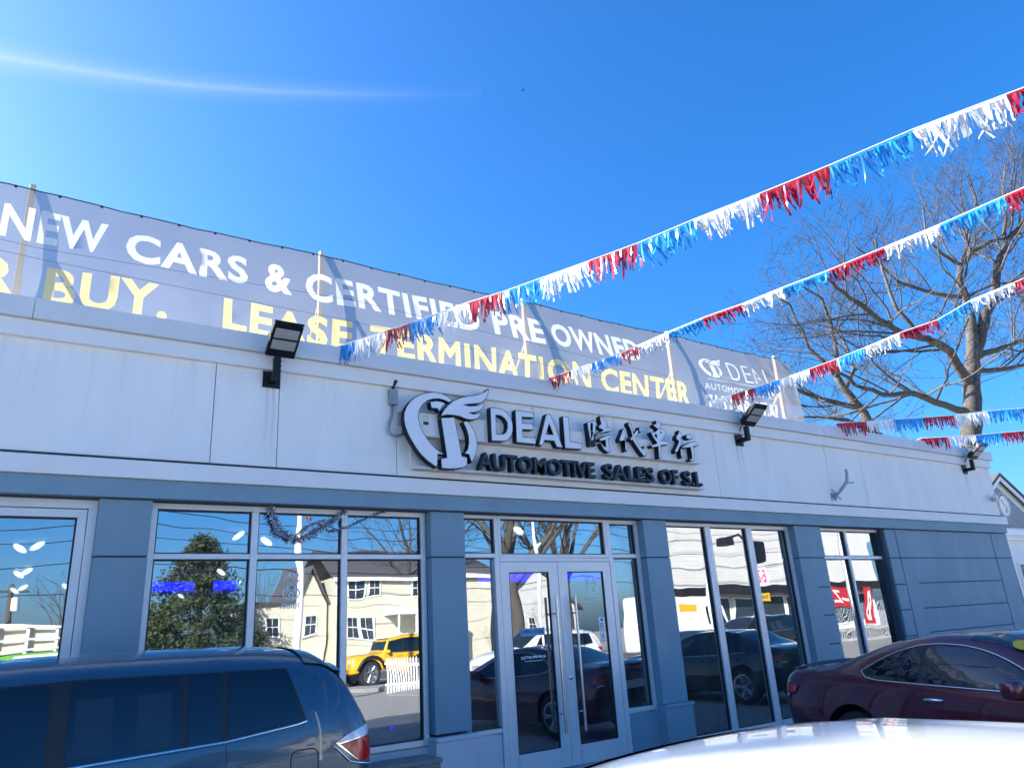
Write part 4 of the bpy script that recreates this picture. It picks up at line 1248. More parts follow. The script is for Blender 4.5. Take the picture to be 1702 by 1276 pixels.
    def top_patch(s, x0, x1, j0a, j0b, off, nx=10, jend=7, only=0):
        """patch over the top between two stations; j0a/j0b = first section parameter at x0 / x1"""
        out = MB()
        vs = []
        ny = 12
        for i in range(nx + 1):
            t = i / nx
            x = x0 + (x1 - x0) * t
            A, Bq, Cq = s.sect(x)[0], s.sect(x - .02)[0], s.sect(x + .02)[0]
            ja = j0a + (j0b - j0a) * t
            row = []
            for j in range(ny + 1):
                u = (ja + (jend - ja) * j / ny) * s.SUB
                k = min(int(u), len(A) - 2); f = u - k
                g = lambda S_: S_[k] * (1 - f) + S_[k + 1] * f
                p, pb, pc = g(A), g(Bq), g(Cq)
                tx = Vector((.04, pc[0] - pb[0], pc[1] - pb[1])); tj = A[k + 1] - A[k]
                tv = Vector((0, tj[0], tj[1]))
                nrm = tx.cross(tv)
                if nrm.length < 1e-9: nrm = Vector((0, 0, 1))
                nrm.normalize()
                if nrm.z < 0: nrm = -nrm
                q = Vector((x, p[0], p[1])) + nrm * off
                row.append(q)
            if only: vs += [Vector((q.x, only * q.y, q.z)) for q in row]
            else: vs += row + [Vector((q.x, -q.y, q.z)) for q in row[-2::-1]]
        K = ny + 1 if only else 2 * ny + 1
        fs = [(i * K + j, i * K + j + 1, (i + 1) * K + j + 1, (i + 1) * K + j) for i in range(nx) for j in range(K - 1)]
        return out.add(vs, fs)


def round_loop(loop, r, n=3):
    out = []
    m = len(loop)
    for i in range(m):
        a, b_, c = Vector(loop[i - 1]), Vector(loop[i]), Vector(loop[(i + 1) % m])
        d1 = (a - b_); d2 = (c - b_)
        k = min(r, d1.length * .45, d2.length * .45)
        p, q = b_ + d1.normalized() * k, b_ + d2.normalized() * k
        for j in range(n + 1):
            t = j / n
            v = p * (1 - t) ** 2 + b_ * 2 * t * (1 - t) + q * t * t
            out.append((v.x, v.y))
    return out


def smooth_line(l, closed=True, it=2):
    for _ in range(it):
        o = []
        n = len(l)
        for i in range(n if closed else n - 1):
            a, b_ = l[i], l[(i + 1) % n]
            o += [(a[0] * .75 + b_[0] * .25, a[1] * .75 + b_[1] * .25), (a[0] * .25 + b_[0] * .75, a[1] * .25 + b_[1] * .75)]
        l = o if closed else [l[0]] + o + [l[-1]]
    return l


def grow_loop(loop, d): return inset(loop, -d)


def wheels(T_, xs, wy, r, rim_r, spokes=5):
    for x in xs:
        for sg in (1, -1):
            Mw = Matrix.Translation((x, sg * wy, r)) @ Matrix.Rotation(R(-90) * sg, 4, 'X')
            w = root('wheel', (0, 0, 0)); w.parent = T_; w.matrix_parent_inverse = Matrix.Identity(4); WM[w] = WM[T_].copy()
            b = MB(); b.lathe([(rim_r, -.19), (r - .02, -.20), (r, -.175), (r, -.03), (r - .02, -.005), (rim_r + .01, .0), (rim_r, -.012)], 32, Mw)
            b.build('tyre', M['rubber'], w, True, smooth=40)
            b = MB()
            b.lathe([(rim_r, -.19), (rim_r, -.004), (rim_r - .022, -.002), (rim_r - .03, -.05), (rim_r - .03, -.19)], 32, Mw)
            b.lathe([(0, -.03), (.055, -.032), (.065, -.055), (.065, -.11)], 16, Mw)
            for k in range(spokes):
                for dd in (-.13, .13):
                    a = 2 * math.pi * k / spokes
                    p0 = Vector((math.cos(a) * .045, math.sin(a) * .045, -.045)); p1 = Vector((math.cos(a + dd) * (rim_r - .02), math.sin(a + dd) * (rim_r - .02), -.02))
                    b.tube([Mw @ p0, Mw @ p0.lerp(p1, .5), Mw @ p1], [.022, .017, .015], 6)
            b.build('rim', M['rim'], w, True, smooth=40)
            b = MB(); b.lathe([(0, -.12), (rim_r - .035, -.12), (rim_r - .035, -.13), (0, -.13)], 24, Mw); b.build('brake_disc', M['galv'], w, True)


def mirror_part(car, T_, x, z, m, sides=(1, -1), y=None):
    for sg in sides:
        yy = y if y else car.y_at(x, z)
        b = MB()
        se = lambda v, e: math.copysign(abs(v) ** e, v)
        Mm = Matrix.Translation((x, sg * (yy + .13), z + .035))
        n0 = 20; vs = []; fs = []
        lat = np.linspace(-math.pi / 2, math.pi / 2, 11)
        for a in lat:
            for k in range(n0):
                q = 2 * math.pi * k / n0
                vs.append(Mm @ Vector((.095 * se(math.cos(a), .55) * se(math.cos(q), .6), .125 * se(math.cos(a), .55) * se(math.sin(q), .6), .085 * se(math.sin(a), .6))))
        for i in range(10):
            for k in range(n0): fs.append((i * n0 + k, i * n0 + (k + 1) % n0, (i + 1) * n0 + (k + 1) % n0, (i + 1) * n0 + k))
        b.add(vs, fs)
        b.tube([(x + .03, sg * (yy - .02), z - .03), (x + .02, sg * (yy + .08), z)], [.035, .028], 8)
        b.build('door_mirror', m, T_, True, smooth=True)


def handle(car, T_, x, z, m, ln=.21, sides=(1, -1)):
    for sg in sides:
        p = [(x - ln / 2, -.005), (x - ln / 2 + .03, .025), (x, .034), (x + ln / 2 - .03, .025), (x + ln / 2, -.005)]
        b = MB(); b.tube([(a, sg * (car.y_at(a, z) + o), z) for a, o in p], [.012, .015, .016, .015, .012], 8)
        b.build('door_handle', m, T_, True, smooth=True)


def box_interior():
    pass


SUVK = [(0.00, .44, .80, .78, .74, .96, .70, 1.05, 1.09), (0.05, .36, .88, .76, .85, 1.03, .77, 1.15, 1.21), (0.15, .30, .925, .75, .895, 1.10, .79, 1.31, 1.39),
        (0.28, .28, .94, .75, .915, 1.15, .775, 1.46, 1.575), (0.42, .27, .95, .75, .925, 1.165, .765, 1.525, 1.665), (1.0, .26, .955, .75, .93, 1.13, .75, 1.57, 1.725),
        (2.0, .25, .955, .75, .93, 1.085, .745, 1.585, 1.735), (2.65, .25, .955, .75, .93, 1.06, .735, 1.57, 1.715), (3.05, .25, .955, .75, .93, 1.045, .74, 1.45, 1.59),
        (3.55, .25, .955, .75, .925, 1.03, .80, 1.17, 1.26), (3.75, .25, .955, .75, .92, 1.015, .80, 1.075, 1.14), (4.2, .25, .945, .72, .90, .96, .72, 1.03, 1.075),
        (4.6, .28, .90, .65, .83, .87, .62, .93, .965), (4.78, .33, .78, .6, .70, .75, .5, .79, .815), (4.84, .4, .6, .58, .55, .67, .4, .69, .70)]
CPEK = [(0.00, .45, .70, .70, .66, .86, .60, .93, .96), (0.05, .36, .81, .69, .77, .93, .67, 1.02, 1.055), (0.2, .28, .875, .67, .82, .965, .70, 1.065, 1.105),
        (0.6, .22, .915, .64, .845, .975, .68, 1.085, 1.135), (1.0, .20, .92, .62, .85, .97, .645, 1.18, 1.235), (1.5, .20, .92, .60, .855, .96, .61, 1.30, 1.375),
        (2.0, .20, .92, .60, .86, .945, .59, 1.36, 1.43), (2.45, .20, .92, .60, .86, .93, .59, 1.33, 1.405), (3.0, .20, .92, .60, .86, .91, .64, 1.16, 1.235),
        (3.4, .2, .92, .60, .86, .90, .72, .995, 1.055), (3.6, .2, .92, .6, .85, .89, .72, .935, .985), (4.2, .21, .91, .58, .82, .82, .66, .87, .905),
        (4.6, .25, .85, .55, .72, .70, .56, .74, .765), (4.8, .32, .65, .5, .55, .58, .4, .60, .61)]
SEDK = [(0.00, .45, .70, .70, .66, .86, .60, .93, .96), (0.05, .36, .81, .69, .77, .93, .67, 1.02, 1.055), (0.2, .28, .875, .67, .82, .96, .70, 1.06, 1.10),
        (0.55, .22, .915, .64, .845, .965, .68, 1.08, 1.13), (0.9, .20, .92, .62, .85, .96, .645, 1.17, 1.235), (1.35, .20, .92, .60, .855, .95, .605, 1.335, 1.40),
        (1.8, .20, .92, .60, .86, .94, .59, 1.385, 1.452), (2.45, .20, .92, .60, .86, .925, .585, 1.375, 1.448), (2.8, .20, .92, .60, .86, .915, .60, 1.30, 1.375), (3.2, .20, .92, .60, .86, .905, .66, 1.12, 1.19),
        (3.5, .2, .92, .60, .86, .90, .72, .985, 1.045), (3.7, .2, .92, .6, .85, .885, .72, .935, .985), (4.3, .21, .91, .58, .82, .81, .66, .87, .905),
        (4.65, .25, .85, .55, .72, .70, .56, .74, .765), (4.82, .32, .65, .5, .55, .58, .4, .60, .61)]
JEPK = [(0.00, .50, .86, .70, .84, 1.05, .80, 1.08, 1.09), (0.03, .46, .87, .70, .85, 1.08, .81, 1.70, 1.74), (0.10, .46, .88, .70, .86, 1.10, .80, 1.76, 1.81), (1.0, .44, .88, .70, .86, 1.10, .79, 1.79, 1.85), (2.25, .44, .88, .70, .86, 1.10, .77, 1.79, 1.83),
        (2.42, .44, .88, .70, .86, 1.10, .76, 1.72, 1.74), (2.62, .44, .88, .70, .86, 1.09, .76, 1.20, 1.22), (2.70, .44, .87, .70, .84, 1.06, .74, 1.12, 1.15), (3.4, .46, .80, .70, .74, .98, .66, 1.07, 1.10), (3.92, .5, .70, .70, .66, .94, .58, 1.02, 1.05), (3.96, .55, .66, .70, .62, .90, .52, .96, .97)]


def make_car(label, kind, K, paint, loc, head, style, group='cars on the dealer lot', side='near'):
    T_ = root('parked_car', loc, label, kind, group, rz=head)
    c = Car(K)
    suv = style in ('suv',)
    axles = {'suv': (1.00, 3.79), 'coupe': (1.06, 3.80), 'sedan': (1.04, 3.84), 'jeep': (.75, 3.20)}[style]
    rr = {'suv': .365, 'coupe': .335, 'sedan': .335, 'jeep': .40}[style]
    bm_ = bpy.data.objects.new('body', c.body_mesh(axles, rr + .055, M[paint])); COL.objects.link(bm_); par(bm_, T_, True)
    wheels(T_, axles, c.p[:, 1].max() - .01, rr, rr * .69, 5 if style != 'jeep' else 6)
    if style == 'suv':
        under = [(.545, 1.185), (1.1, 1.115), (2.1, 1.07), (3.22, 1.055), (3.16, 1.18), (2.9, 1.42), (2.62, 1.555), (2.0, 1.572), (.66, 1.545)]
        panes = [[(.575, 1.195), (1.085, 1.132), (1.075, 1.545), (.665, 1.53)], [(1.385, 1.105), (2.035, 1.088), (2.035, 1.555), (1.375, 1.552)], [(1.125, 1.128), (1.345, 1.108), (1.335, 1.551), (1.12, 1.547)],
                 [(2.14, 1.083), (3.12, 1.066), (3.06, 1.20), (2.85, 1.41), (2.62, 1.538), (2.15, 1.552)]]
        trim = [(.545, 1.183), (.62, 1.167), (1.1, 1.112), (2.1, 1.072), (3.22, 1.052)]
        doors = [[(1.10, 1.11), (1.09, .98), (1.12, .80), (1.30, .62)], [(2.10, 1.07), (2.10, .35), (1.5, .35)], [(3.22, 1.05), (3.24, .4), (2.1, .35)]]
        hnd = [(1.40, .97), (2.35, .95)]
        ws = (2.72, 3.66, 5.05, 5.2); rw = (.10, .36, 5.25, 5.2)
        mir = (3.05, 1.08)
        tail = [(.335, 1.015), (.25, 1.055), (.12, 1.095), (.03, 1.112), (.016, 1.08), (.012, .87), (.10, .862), (.16, .885), (.25, .95)]
        tclear = [(.335, 1.018), (.25, 1.058), (.12, 1.098), (.034, 1.113), (.02, 1.045), (.12, 1.035), (.30, 1.012)]
        tred = [(.295, 1.004), (.12, 1.030), (.02, 1.040), (.016, .885), (.11, .872), (.17, .90)]
        hl = [(4.72, .80), (4.45, .93), (4.2, .93), (4.35, .80), (4.66, .70)]
        fuel = round_loop([(.46, .84), (.66, .85), (.66, 1.0), (.47, 1.005)], .05)
    elif style in ('coupe', 'sedan'):
        if style == 'coupe':
            under = [(1.18, 1.075), (1.26, 1.012), (1.42, .988), (1.9, .966), (3.16, .915), (3.04, 1.02), (2.76, 1.18), (2.45, 1.292), (2.1, 1.332), (1.8, 1.315), (1.5, 1.236), (1.32, 1.15)]
            panes = [[(1.215, 1.075), (1.30, 1.02), (1.44, 1.003), (1.885, .983), (1.885, 1.303), (1.8, 1.295), (1.51, 1.218), (1.34, 1.142)],
                     [(1.925, .981), (3.04, .938), (2.98, 1.02), (2.74, 1.165), (2.44, 1.272), (2.1, 1.312), (1.925, 1.310)]]
            doors = [[(1.905, .95), (1.88, .70), (1.75, .45), (1.80, .28)], [(3.17, .90), (3.2, .75), (3.2, .26), (1.8, .26)]]
            hnd = [(2.05, .835)]
            mir = (2.93, .93)
            ws = (2.35, 3.52, 5.1, 5.2); rw = (.62, 1.55, 5.25, 5.25)
        else:
            under = [(.95, .985), (1.2, .965), (2.0, .94), (3.26, .905), (3.1, 1.02), (2.86, 1.18), (2.6, 1.29), (2.2, 1.355), (1.75, 1.35), (1.35, 1.28), (1.08, 1.12)]
            panes = [[(1.06, .99), (1.9, .96), (1.9, 1.335), (1.75, 1.33), (1.37, 1.26), (1.13, 1.11)], [(1.97, .958), (3.14, .926), (3.06, 1.02), (2.84, 1.16), (2.58, 1.272), (2.2, 1.335), (1.97, 1.338)]]
            doors = [[(1.95, .94), (1.95, .26)], [(3.27, .90), (3.28, .26), (1.0, .26)], [(.95, .97), (1.3, .6)]]
            hnd = [(1.18, .83), (2.15, .82)]
            mir = (3.0, .93)
            ws = (2.62, 3.6, 5.1, 5.2); rw = (.58, 1.4, 5.25, 5.25)
        trim = under[:5] if style == 'coupe' else under[:4]
        under = smooth_line(under) if style == 'sedan' else under[:1] + smooth_line(under[4:], False)[1:] + under[:1] if False else under
        tail = [(.32, .905), (.14, .93), (.03, .925), (.02, .80), (.12, .77), (.26, .82)]
        tclear = [(.14, .81), (.03, .825), (.03, .805), (.12, .785)]
        tred = [(.30, .90), (.14, .922), (.035, .917), (.03, .835), (.13, .82), (.25, .835)]
        hl = [(4.66, .64), (4.45, .73), (4.15, .765), (4.25, .67), (4.58, .58)]
        fuel = None
    else:
        under = [(.12, 1.12), (2.46, 1.12), (2.36, 1.72), (.12, 1.72)]
        panes = [[(.18, 1.15), (.95, 1.15), (.95, 1.68), (.18, 1.68)], [(1.05, 1.15), (1.6, 1.15), (1.6, 1.68), (1.05, 1.68)], [(1.68, 1.15), (2.40, 1.15), (2.33, 1.68), (1.68, 1.68)]]
        trim = None
        doors = [[(1.64, 1.12), (1.64, .55)], [(2.5, 1.1), (2.5, .55), (1.1, .55)]]
        hnd = [(1.8, 1.0)]
        ws = (2.44, 2.60, 5.05, 5.05); rw = None
        mir = (2.42, 1.14)
        tail = [(.02, 1.0), (.10, 1.0), (.10, .86), (.02, .86)]; tclear = None; tred = [(.03, .99), (.09, .99), (.09, .88), (.03, .88)]
        hl = None; fuel = None
    for sg in (1, -1): c.side_patch(under, .003, (sg,)).build('window_surround', M['seal'], T_, True, smooth=40)
    for p in panes:
        for sg in (1, -1): c.side_patch(round_loop(p, .06 if style in ('coupe', 'sedan') else .03), .0065, (sg,)).build('side_window', M['tint'], T_, True, smooth=True)
    if trim:
        for sg in (1, -1): c.side_line(trim, .008, .011 if style == 'suv' else .008, (sg,)).build('chrome_strip', M['chrome'], T_, True, smooth=True)
    if style == 'coupe':
        for sg in (1, -1): c.side_line([under[4]] + smooth_line(under[5:], False) + [under[0]], .006, .007, (sg,), sub=3).build('chrome_strip', M['chrome'], T_, True, smooth=True)
    sl = MB()
    for d in doors:
        q = c.side_line(d, -.001, .0035, n=5); sl.add(q.v, q.f)
    sl.build('door_seam', M['seal'], T_, True)
    for x, z in hnd: handle(c, T_, x, z, M['chrome'] if style == 'coupe' else M[paint])
    mirror_part(c, T_, mir[0], mir[1], M[paint])
    x0, x1, ja, jb = ws
    c.top_patch(x0, x1, ja, jb, .004).build('windscreen', M['cglass'], T_, True, smooth=True)
    if rw:
        x0, x1, ja, jb = rw
        c.top_patch(x0, x1, ja, jb, .004).build('rear_window', M['tint'], T_, True, smooth=True)
    for sg in (1, -1):
        q = c.side_patch(tail, .006, (sg,), .03, .05).build('tail_lamp', M['chrome' if style == 'suv' else 'seal'], T_, True, smooth=40)
        c.side_patch(tred, .016, (sg,), .02, .05).build('red_lens', M['lamp_red'], q, True, smooth=40)
        if tclear: c.side_patch(tclear, .016, (sg,), .02, .05).build('clear_lens', M['lamp_clear'], q, True, smooth=40)
        if hl:
            q = c.side_patch(hl, .008, (sg,), .02, .06).build('headlight', M['lamp_clear'], T_, True, smooth=40)
    if fuel:
        for sg in (1,):
            c.side_line(fuel + [fuel[0]], .0, .005, (sg,), 5, 2).build('fuel_flap', M['seal'], T_, True)
    xr, xf = c.xs[0], c.xs[-1]
    b = MB(); b.box(xr + .02 - .03, xr + .03, -.26, .26, .72 if style != 'jeep' else .6, .84 if style != 'jeep' else .72)
    b.build('number_plate', M['signwhite'], T_, True, bevel=.004)
    if style == 'suv':
        sp = c.top_patch(.285, .52, 5.2, 5.12, .012, 4)
        n = len(sp.v)
        K_ = 25
        lip = [Vector(v) for v in sp.v[:K_]]
        sp.v = [tuple(v) for v in sp.v]
        for v in lip: sp.v.append((v.x - .055, v.y * .99, v.z - .012))
        for v in lip: sp.v.append((v.x - .0, v.y * .98, v.z - .035))
        for j in range(K_ - 1):
            sp.f.append((n + j, n + j + 1, j + 1, j)); sp.f.append((n + K_ + j, n + K_ + j + 1, n + j + 1, n + j))
        sp.m += [0] * (2 * (K_ - 1))
        sp.build('roof_spoiler', M[paint], T_, True, smooth=50, recalc=True)
        c.side_line([(.35, 1.0), (.22, .88), (.05, .84)], .006, .008).build('chrome_strip', M['chrome'], T_, True, smooth=True)
        for sg in (1, -1):
            for (xa, xb) in ((1.79, 2.0), (1.44, 1.65)):
                c.side_patch([(xa, 1.13), (xb, 1.125), (xb, 1.45), (xa, 1.455)], .0078, (sg,)).build('price_sheet', M['sheet'], T_, True, smooth=True)
    if style == 'coupe':
        sp = c.top_patch(.06, .22, 5.2, 5.2, .03, 3); sp.build('boot_spoiler', M[paint], T_, True, smooth=True)
    if style == 'sedan':
        for sg in (1, -1): c.top_patch(1.15, 2.78, 5.08, 5.08, .004, 24, 5.35, sg).build('roof_rail_trim', M['gloss'], T_, True, smooth=True, recalc=True)
    # grille and bumper opening
    b = MB()
    for i in range(4): b.box(xf - .05, xf + .01, -.45, .45, .50 + i * .045, .52 + i * .045)
    b.box(xf - .08, xf - .01, -.46, .46, .48, .67)
    b.build('grille', M['seal'], T_, True)
    if style == 'jeep':
        b = MB(); b.tube([(axles[0], .6, .95), (axles[0], -.6, .95)], .01, 5)
        for ax in axles:
            for sg in (1, -1):
                pts = [(ax + .58 * math.cos(a), sg * .93, .42 + .58 * math.sin(a)) for a in np.linspace(.25, math.pi - .25, 9)]
                b.tube(pts, .07, 6)
        b.build('wheel_arch_flare', M['seal'], T_, True, smooth=True)
        b = MB()
        for sg in (1, -1): b.lathe([(0, 0), (.09, 0), (.09, .03), (0, .05)], 16, Matrix.Translation((3.95, sg * .45, .86)) @ Matrix.Rotation(R(90), 4, 'Y'))
        b.build('headlight', M['lamp_clear'], T_, True, smooth=40)
        b = MB(); b.box(.05, 2.42, -.76, .76, 1.855, 1.90); b.build('hard_top', M['trim'], T_, True, bevel=.03)
    return T_, c


make_car('dark blue sport utility vehicle parked side on below the left windows', 'car', SUVK, 'p_navy', (2.44, -1.20, 0), math.pi, 'suv')
t_, c_ = make_car('dark maroon two door coupe parked tail to the wall at the right', 'car', CPEK, 'p_maroon', (8.74, -1.66, .0), R(-98.5), 'coupe')
# round yellow sticker in the corner of its windscreen
pt = [(3.0, -.50, 1.235), (2.0, 0, 0)]
b = MB(); S_ = c_.sect(2.86)[0]
b.lathe([(0, 0), (.075, 0), (.075, .004), (0, .004)], 24, Matrix.Translation((2.80, -.52, 1.302)) @ Matrix.Rotation(R(22), 4, 'Y') @ Matrix.Rotation(R(22), 4, 'X'))
st_ = b.build('round_sticker', M['yellow'], t_, True)
make_car('white saloon close to the camera with only its bright roof in view', 'car', SEDK, 'p_white', (1.37, -9.06, .018), R(90), 'sedan')
# vehicles that are seen mirrored in the glass
make_car('yellow boxy off roader with white hard top, reflected in the right window light', 'car', JEPK, 'yellow', (15.7, -22.4, 0), R(180), 'jeep')
make_car('white sport utility vehicle across the lot, reflected in the entrance doors', 'car', SUVK, 'p_white', (18.6, -15.0, 0), R(180), 'suv')
make_car('black sport utility vehicle out to the right, reflected in the folding glass wall', 'car', SUVK, 'p_black', (26.3, -11.8, 0), R(180), 'suv')
make_car('steel blue saloon parked to the right, reflected low in the folding glass wall', 'car', SEDK, 'p_blue', (18.6, -7.4, 0), R(176), 'sedan')
make_car('black saloon parked right of the coupe, reflected low in the doors', 'car', SEDK, 'p_black', (13.9, -2.0, 0), R(-93), 'sedan')


# ------------------------------------------------------------------ bare trees
def branch_out(b, tw, rnd, pts, level, maxlv, dens, r_min=.006):
    """pts: list of (Vector, radius); adds side branches"""
    L = [0]
    for (p, _), (q, _) in zip(pts, pts[1:]): L.append(L[-1] + (q - p).length)
    tot = L[-1]
    n = max(2, int(tot * dens))
    for i in range(n):
        s = tot * (.18 + .82 * (i + rnd.random()) / n)
        k = max(j for j in range(len(L)) if L[j] <= s) if s < tot else len(L) - 2
        k = min(k, len(L) - 2)
        f = (s - L[k]) / max(1e-6, L[k + 1] - L[k])
        p = pts[k][0].lerp(pts[k + 1][0], f); r = pts[k][1] + (pts[k + 1][1] - pts[k][1]) * f
        ax = (pts[k + 1][0] - pts[k][0]).normalized()
        sd = Vector((rnd.gauss(0, 1), rnd.gauss(0, 1), rnd.gauss(0, .8)))
        sd = (sd - ax * sd.dot(ax)).normalized()
        d = (ax * rnd.uniform(.55, 1.0) + sd * rnd.uniform(.5, .95) + Vector((0, 0, .18))).normalized()
        ln = (tot - s) * rnd.uniform(.35, .75) + (1.5, .8, .42, .22)[min(level, 3)] * rnd.uniform(.6, 1.3)
        ln = min(ln, (5.5, 3.2, 1.6, .8)[min(level, 3)])
        rr = max(r_min, min(r * .42, .007 + ln * .0095))
        ns = max(3, int(ln / .35)) if level < 2 else 3
        q = [(p.copy(), rr)]; pp = p.copy(); dd = d.copy()
        for j in range(ns):
            dd = (dd + Vector((rnd.gauss(0, .16), rnd.gauss(0, .16), rnd.gauss(0, .12) + .05))).normalized()
            pp = pp + dd * (ln / ns)
            q.append((pp.copy(), max(r_min * .6, rr * (1 - (j + 1) / ns * .75))))
        tgt = b if level < 1 else tw
        tgt.tube([a for a, _ in q], [a for _, a in q], 5 if level < 1 else 3, False)
        if level + 1 < maxlv: branch_out(b, tw, rnd, q, level + 1, maxlv, dens * (1.25 if level < 1 else 1.5), r_min)


def bare_tree(limbs, label, seed, maxlv=3, dens=1.1, base=None, group='bare winter trees', r_min=.008):
    rnd = random.Random(seed)
    p0 = limbs[0][0]
    T_ = root('bare_tree', (p0[0], p0[1], 0), label, 'tree', group)
    tr = MB(); b = MB(); tw = MB()
    for i, lm in enumerate(limbs):
        q = [(Vector(p[:3]), p[3]) for p in lm]
        if i == 0:
            q = [(Vector((q[0][0].x, q[0][0].y, -.05)), q[0][1] * 1.35), (Vector((q[0][0].x, q[0][0].y, .6)), q[0][1] * 1.12)] + q
        fine = [q[0]]
        for a, c in zip(q, q[1:]):
            for j in (1, 2, 3):
                t = j / 3
                w = Vector((rnd.gauss(0, 1), rnd.gauss(0, 1), rnd.gauss(0, 1))) * (.025 if j < 3 else 0)
                fine.append((a[0].lerp(c[0], t) + w, a[1] + (c[1] - a[1]) * t))
        (tr if i == 0 else b).tube([a for a, _ in fine], [a for _, a in fine], 10 if i < 3 else 7)
        if i: branch_out(b, tw, rnd, q, 0, maxlv, dens, r_min)
    tr.build('trunk', M['bark'], T_, smooth=True)
    b.build('limbs', M['bark'], T_, smooth=True)
    o = tw.build('twigs', M['twig'], T_); o['kind'] = 'stuff'
    return T_


def auto_limbs(x, y, h, r, seed, n=7, spread=.5):
    rnd = random.Random(seed)
    tr = [(x, y, 0, r), (x + rnd.gauss(0, .1), y, h * .18, r * .85), (x + rnd.gauss(0, .2), y, h * .36, r * .7)]
    out = [tr]
    for i in range(n):
        a = 2 * math.pi * (i + rnd.random() * .6) / n
        k = rnd.uniform(.2, spread)
        z0 = h * rnd.uniform(.24, .36)
        p = Vector((tr[-1][0], y, z0)); rr = r * .5
        lm = [(p.x, p.y, p.z, rr)]
        d = Vector((math.cos(a) * k, math.sin(a) * k, 1 - k * .5)).normalized()
        st = h * rnd.uniform(.5, .66) / 4
        for j in range(4):
            d = (d + Vector((rnd.gauss(0, .12), rnd.gauss(0, .12), .12))).normalized()
            p = p + d * st; rr *= .66
            lm.append((p.x, p.y, p.z, rr))
        out.append(lm)
    return out


bare_tree(TREE1, 'largest bare tree with a thick forked trunk beyond the right end of the roof', 11, 4, 1.2, r_min=.0068)
t2 = TREE2
bare_tree(t2, 'slimmer bare tree leaning left behind the end of the banner', 12, 4, 1.2, r_min=.0068)
bare_tree(auto_limbs(61, 24, 13, .22, 5, 9, .8), 'small distant bare tree at the right edge behind the gabled house', 13, 3, 1.1, r_min=.014)
for i, (x, y, h, r, lb) in enumerate(((25.5, -43, 15, .35, 'bare tree above the cream house, reflected in the top right pane'), (21.2, -24, 15, .42, 'thick bare tree across the road, reflected left over the doors'),
                                      (25.2, -25, 14, .40, 'second bare tree across the road, reflected right over the doors'), (4.0, -64, 8.5, .22, 'low bare tree far off, reflected in the far left window'), (19.0, -60, 9, .2, 'slight bare tree reflected beside the evergreen'))):
    bare_tree(auto_limbs(x, y, h, r, 30 + i, 8, .7), lb, 40 + i, 2 if i > 2 else 3, .8, group='bare trees across the road', r_min=.016)

# dense evergreen mirrored in the left pane
T_ = root('evergreen_tree', (9.8, -42, 0), 'tall dense evergreen across the road, reflected in the three light window', 'tree')
rnd = random.Random(77)
b = MB(); b.tube([(9.8, -42, 0), (9.8, -42, 6.5)], [.35, .08], 8); b.build('trunk', M['bark'], T_, smooth=True)
vs, fs = [], []
cl = []
for i in range(620):
    h = rnd.random() ** 1.3
    z = .6 + h * 7.8
    rad = 4.3 * (1 - h ** 1.6) ** 1.15 * (0.45 + .55 * rnd.random()) * (1 + .16 * math.sin(5 * h * 6.28)) + .12
    a = rnd.random() * 6.283
    cl.append((Vector((9.8 + rad * math.cos(a), -42 + rad * math.sin(a), z)), rnd.uniform(.35, .75)))
b = MB()
for c0, r0 in cl:
    for j in range(40):
        d = Vector((rnd.gauss(0, 1), rnd.gauss(0, 1), rnd.gauss(0, .8))).normalized() * r0 * rnd.random() ** .5
        p = c0 + d
        u = Vector((rnd.gauss(0, 1), rnd.gauss(0, 1), rnd.gauss(0, 1))).normalized() * rnd.uniform(.14, .3)
        w = u.cross(Vector((rnd.random(), rnd.random(), 1))).normalized() * .09
        b.add([p - w, p + w, p + u], [(0, 1, 2)])
b.build('foliage', M['needle'], T_)


# ------------------------------------------------------------------ houses
def siding(b, x0, x1, y, z0, z1, out, pitch=.14, ymode=False):
    """overlapping boards on a wall facing out (-1 / +1 in y)"""
    z = z0
    while z < z1 - .01:
        zt = min(z + pitch, z1)
        vs = [(x0, y + out * .022, z), (x1, y + out * .022, z), (x1, y + out * .004, zt), (x0, y + out * .004, zt), (x0, y, z), (x1, y, z), (x1, y, zt), (x0, y, zt)]
        b.add(vs, [(0, 1, 2, 3), (4, 5, 1, 0), (4, 0, 3, 7), (1, 5, 6, 2)])
        z = zt


def sash(P_, x, z, w, h, y, out, name='window'):
    f = MB()
    for q in ((x, x + .09, z, z + h), (x + w - .09, x + w, z, z + h), (x + .09, x + w - .09, z + h - .09, z + h), (x + .09, x + w - .09, z, z + .09), (x + .09, x + w - .09, z + h / 2 - .03, z + h / 2 + .03)):
        f.box(q[0], q[1], y, y + out * .08, q[2], q[3])
    f.box(x + w / 2 - .015, x + w / 2 + .015, y, y + out * .05, z + .09, z + h - .09)
    w_ = f.build(name, M['trim'], P_)
    g = MB(); g.box(x + .09, x + w - .09, y + out * .025, y + out * .03, z + .09, z + h - .09); g.build('pane', M['hwin'], w_)


def gable_roof(b, x0, x1, y0, y1, ze, zr, over=.35, th=.16):
    """ridge along x"""
    ym = (y0 + y1) / 2
    for ya, sg in ((y0 - over, 1), (y1 + over, -1)):
        zz = ze - over * (zr - ze) / ((y1 - y0) / 2)
        vs = [(x0 - over, ya, zz), (x1 + over, ya, zz), (x1 + over, ym, zr), (x0 - over, ym, zr)]
        vs += [(v[0], v[1], v[2] + th) for v in vs]
        b.add(vs, [(0, 1, 2, 3), (7, 6, 5, 4), (0, 4, 5, 1), (1, 5, 6, 2), (3, 7, 4, 0)])


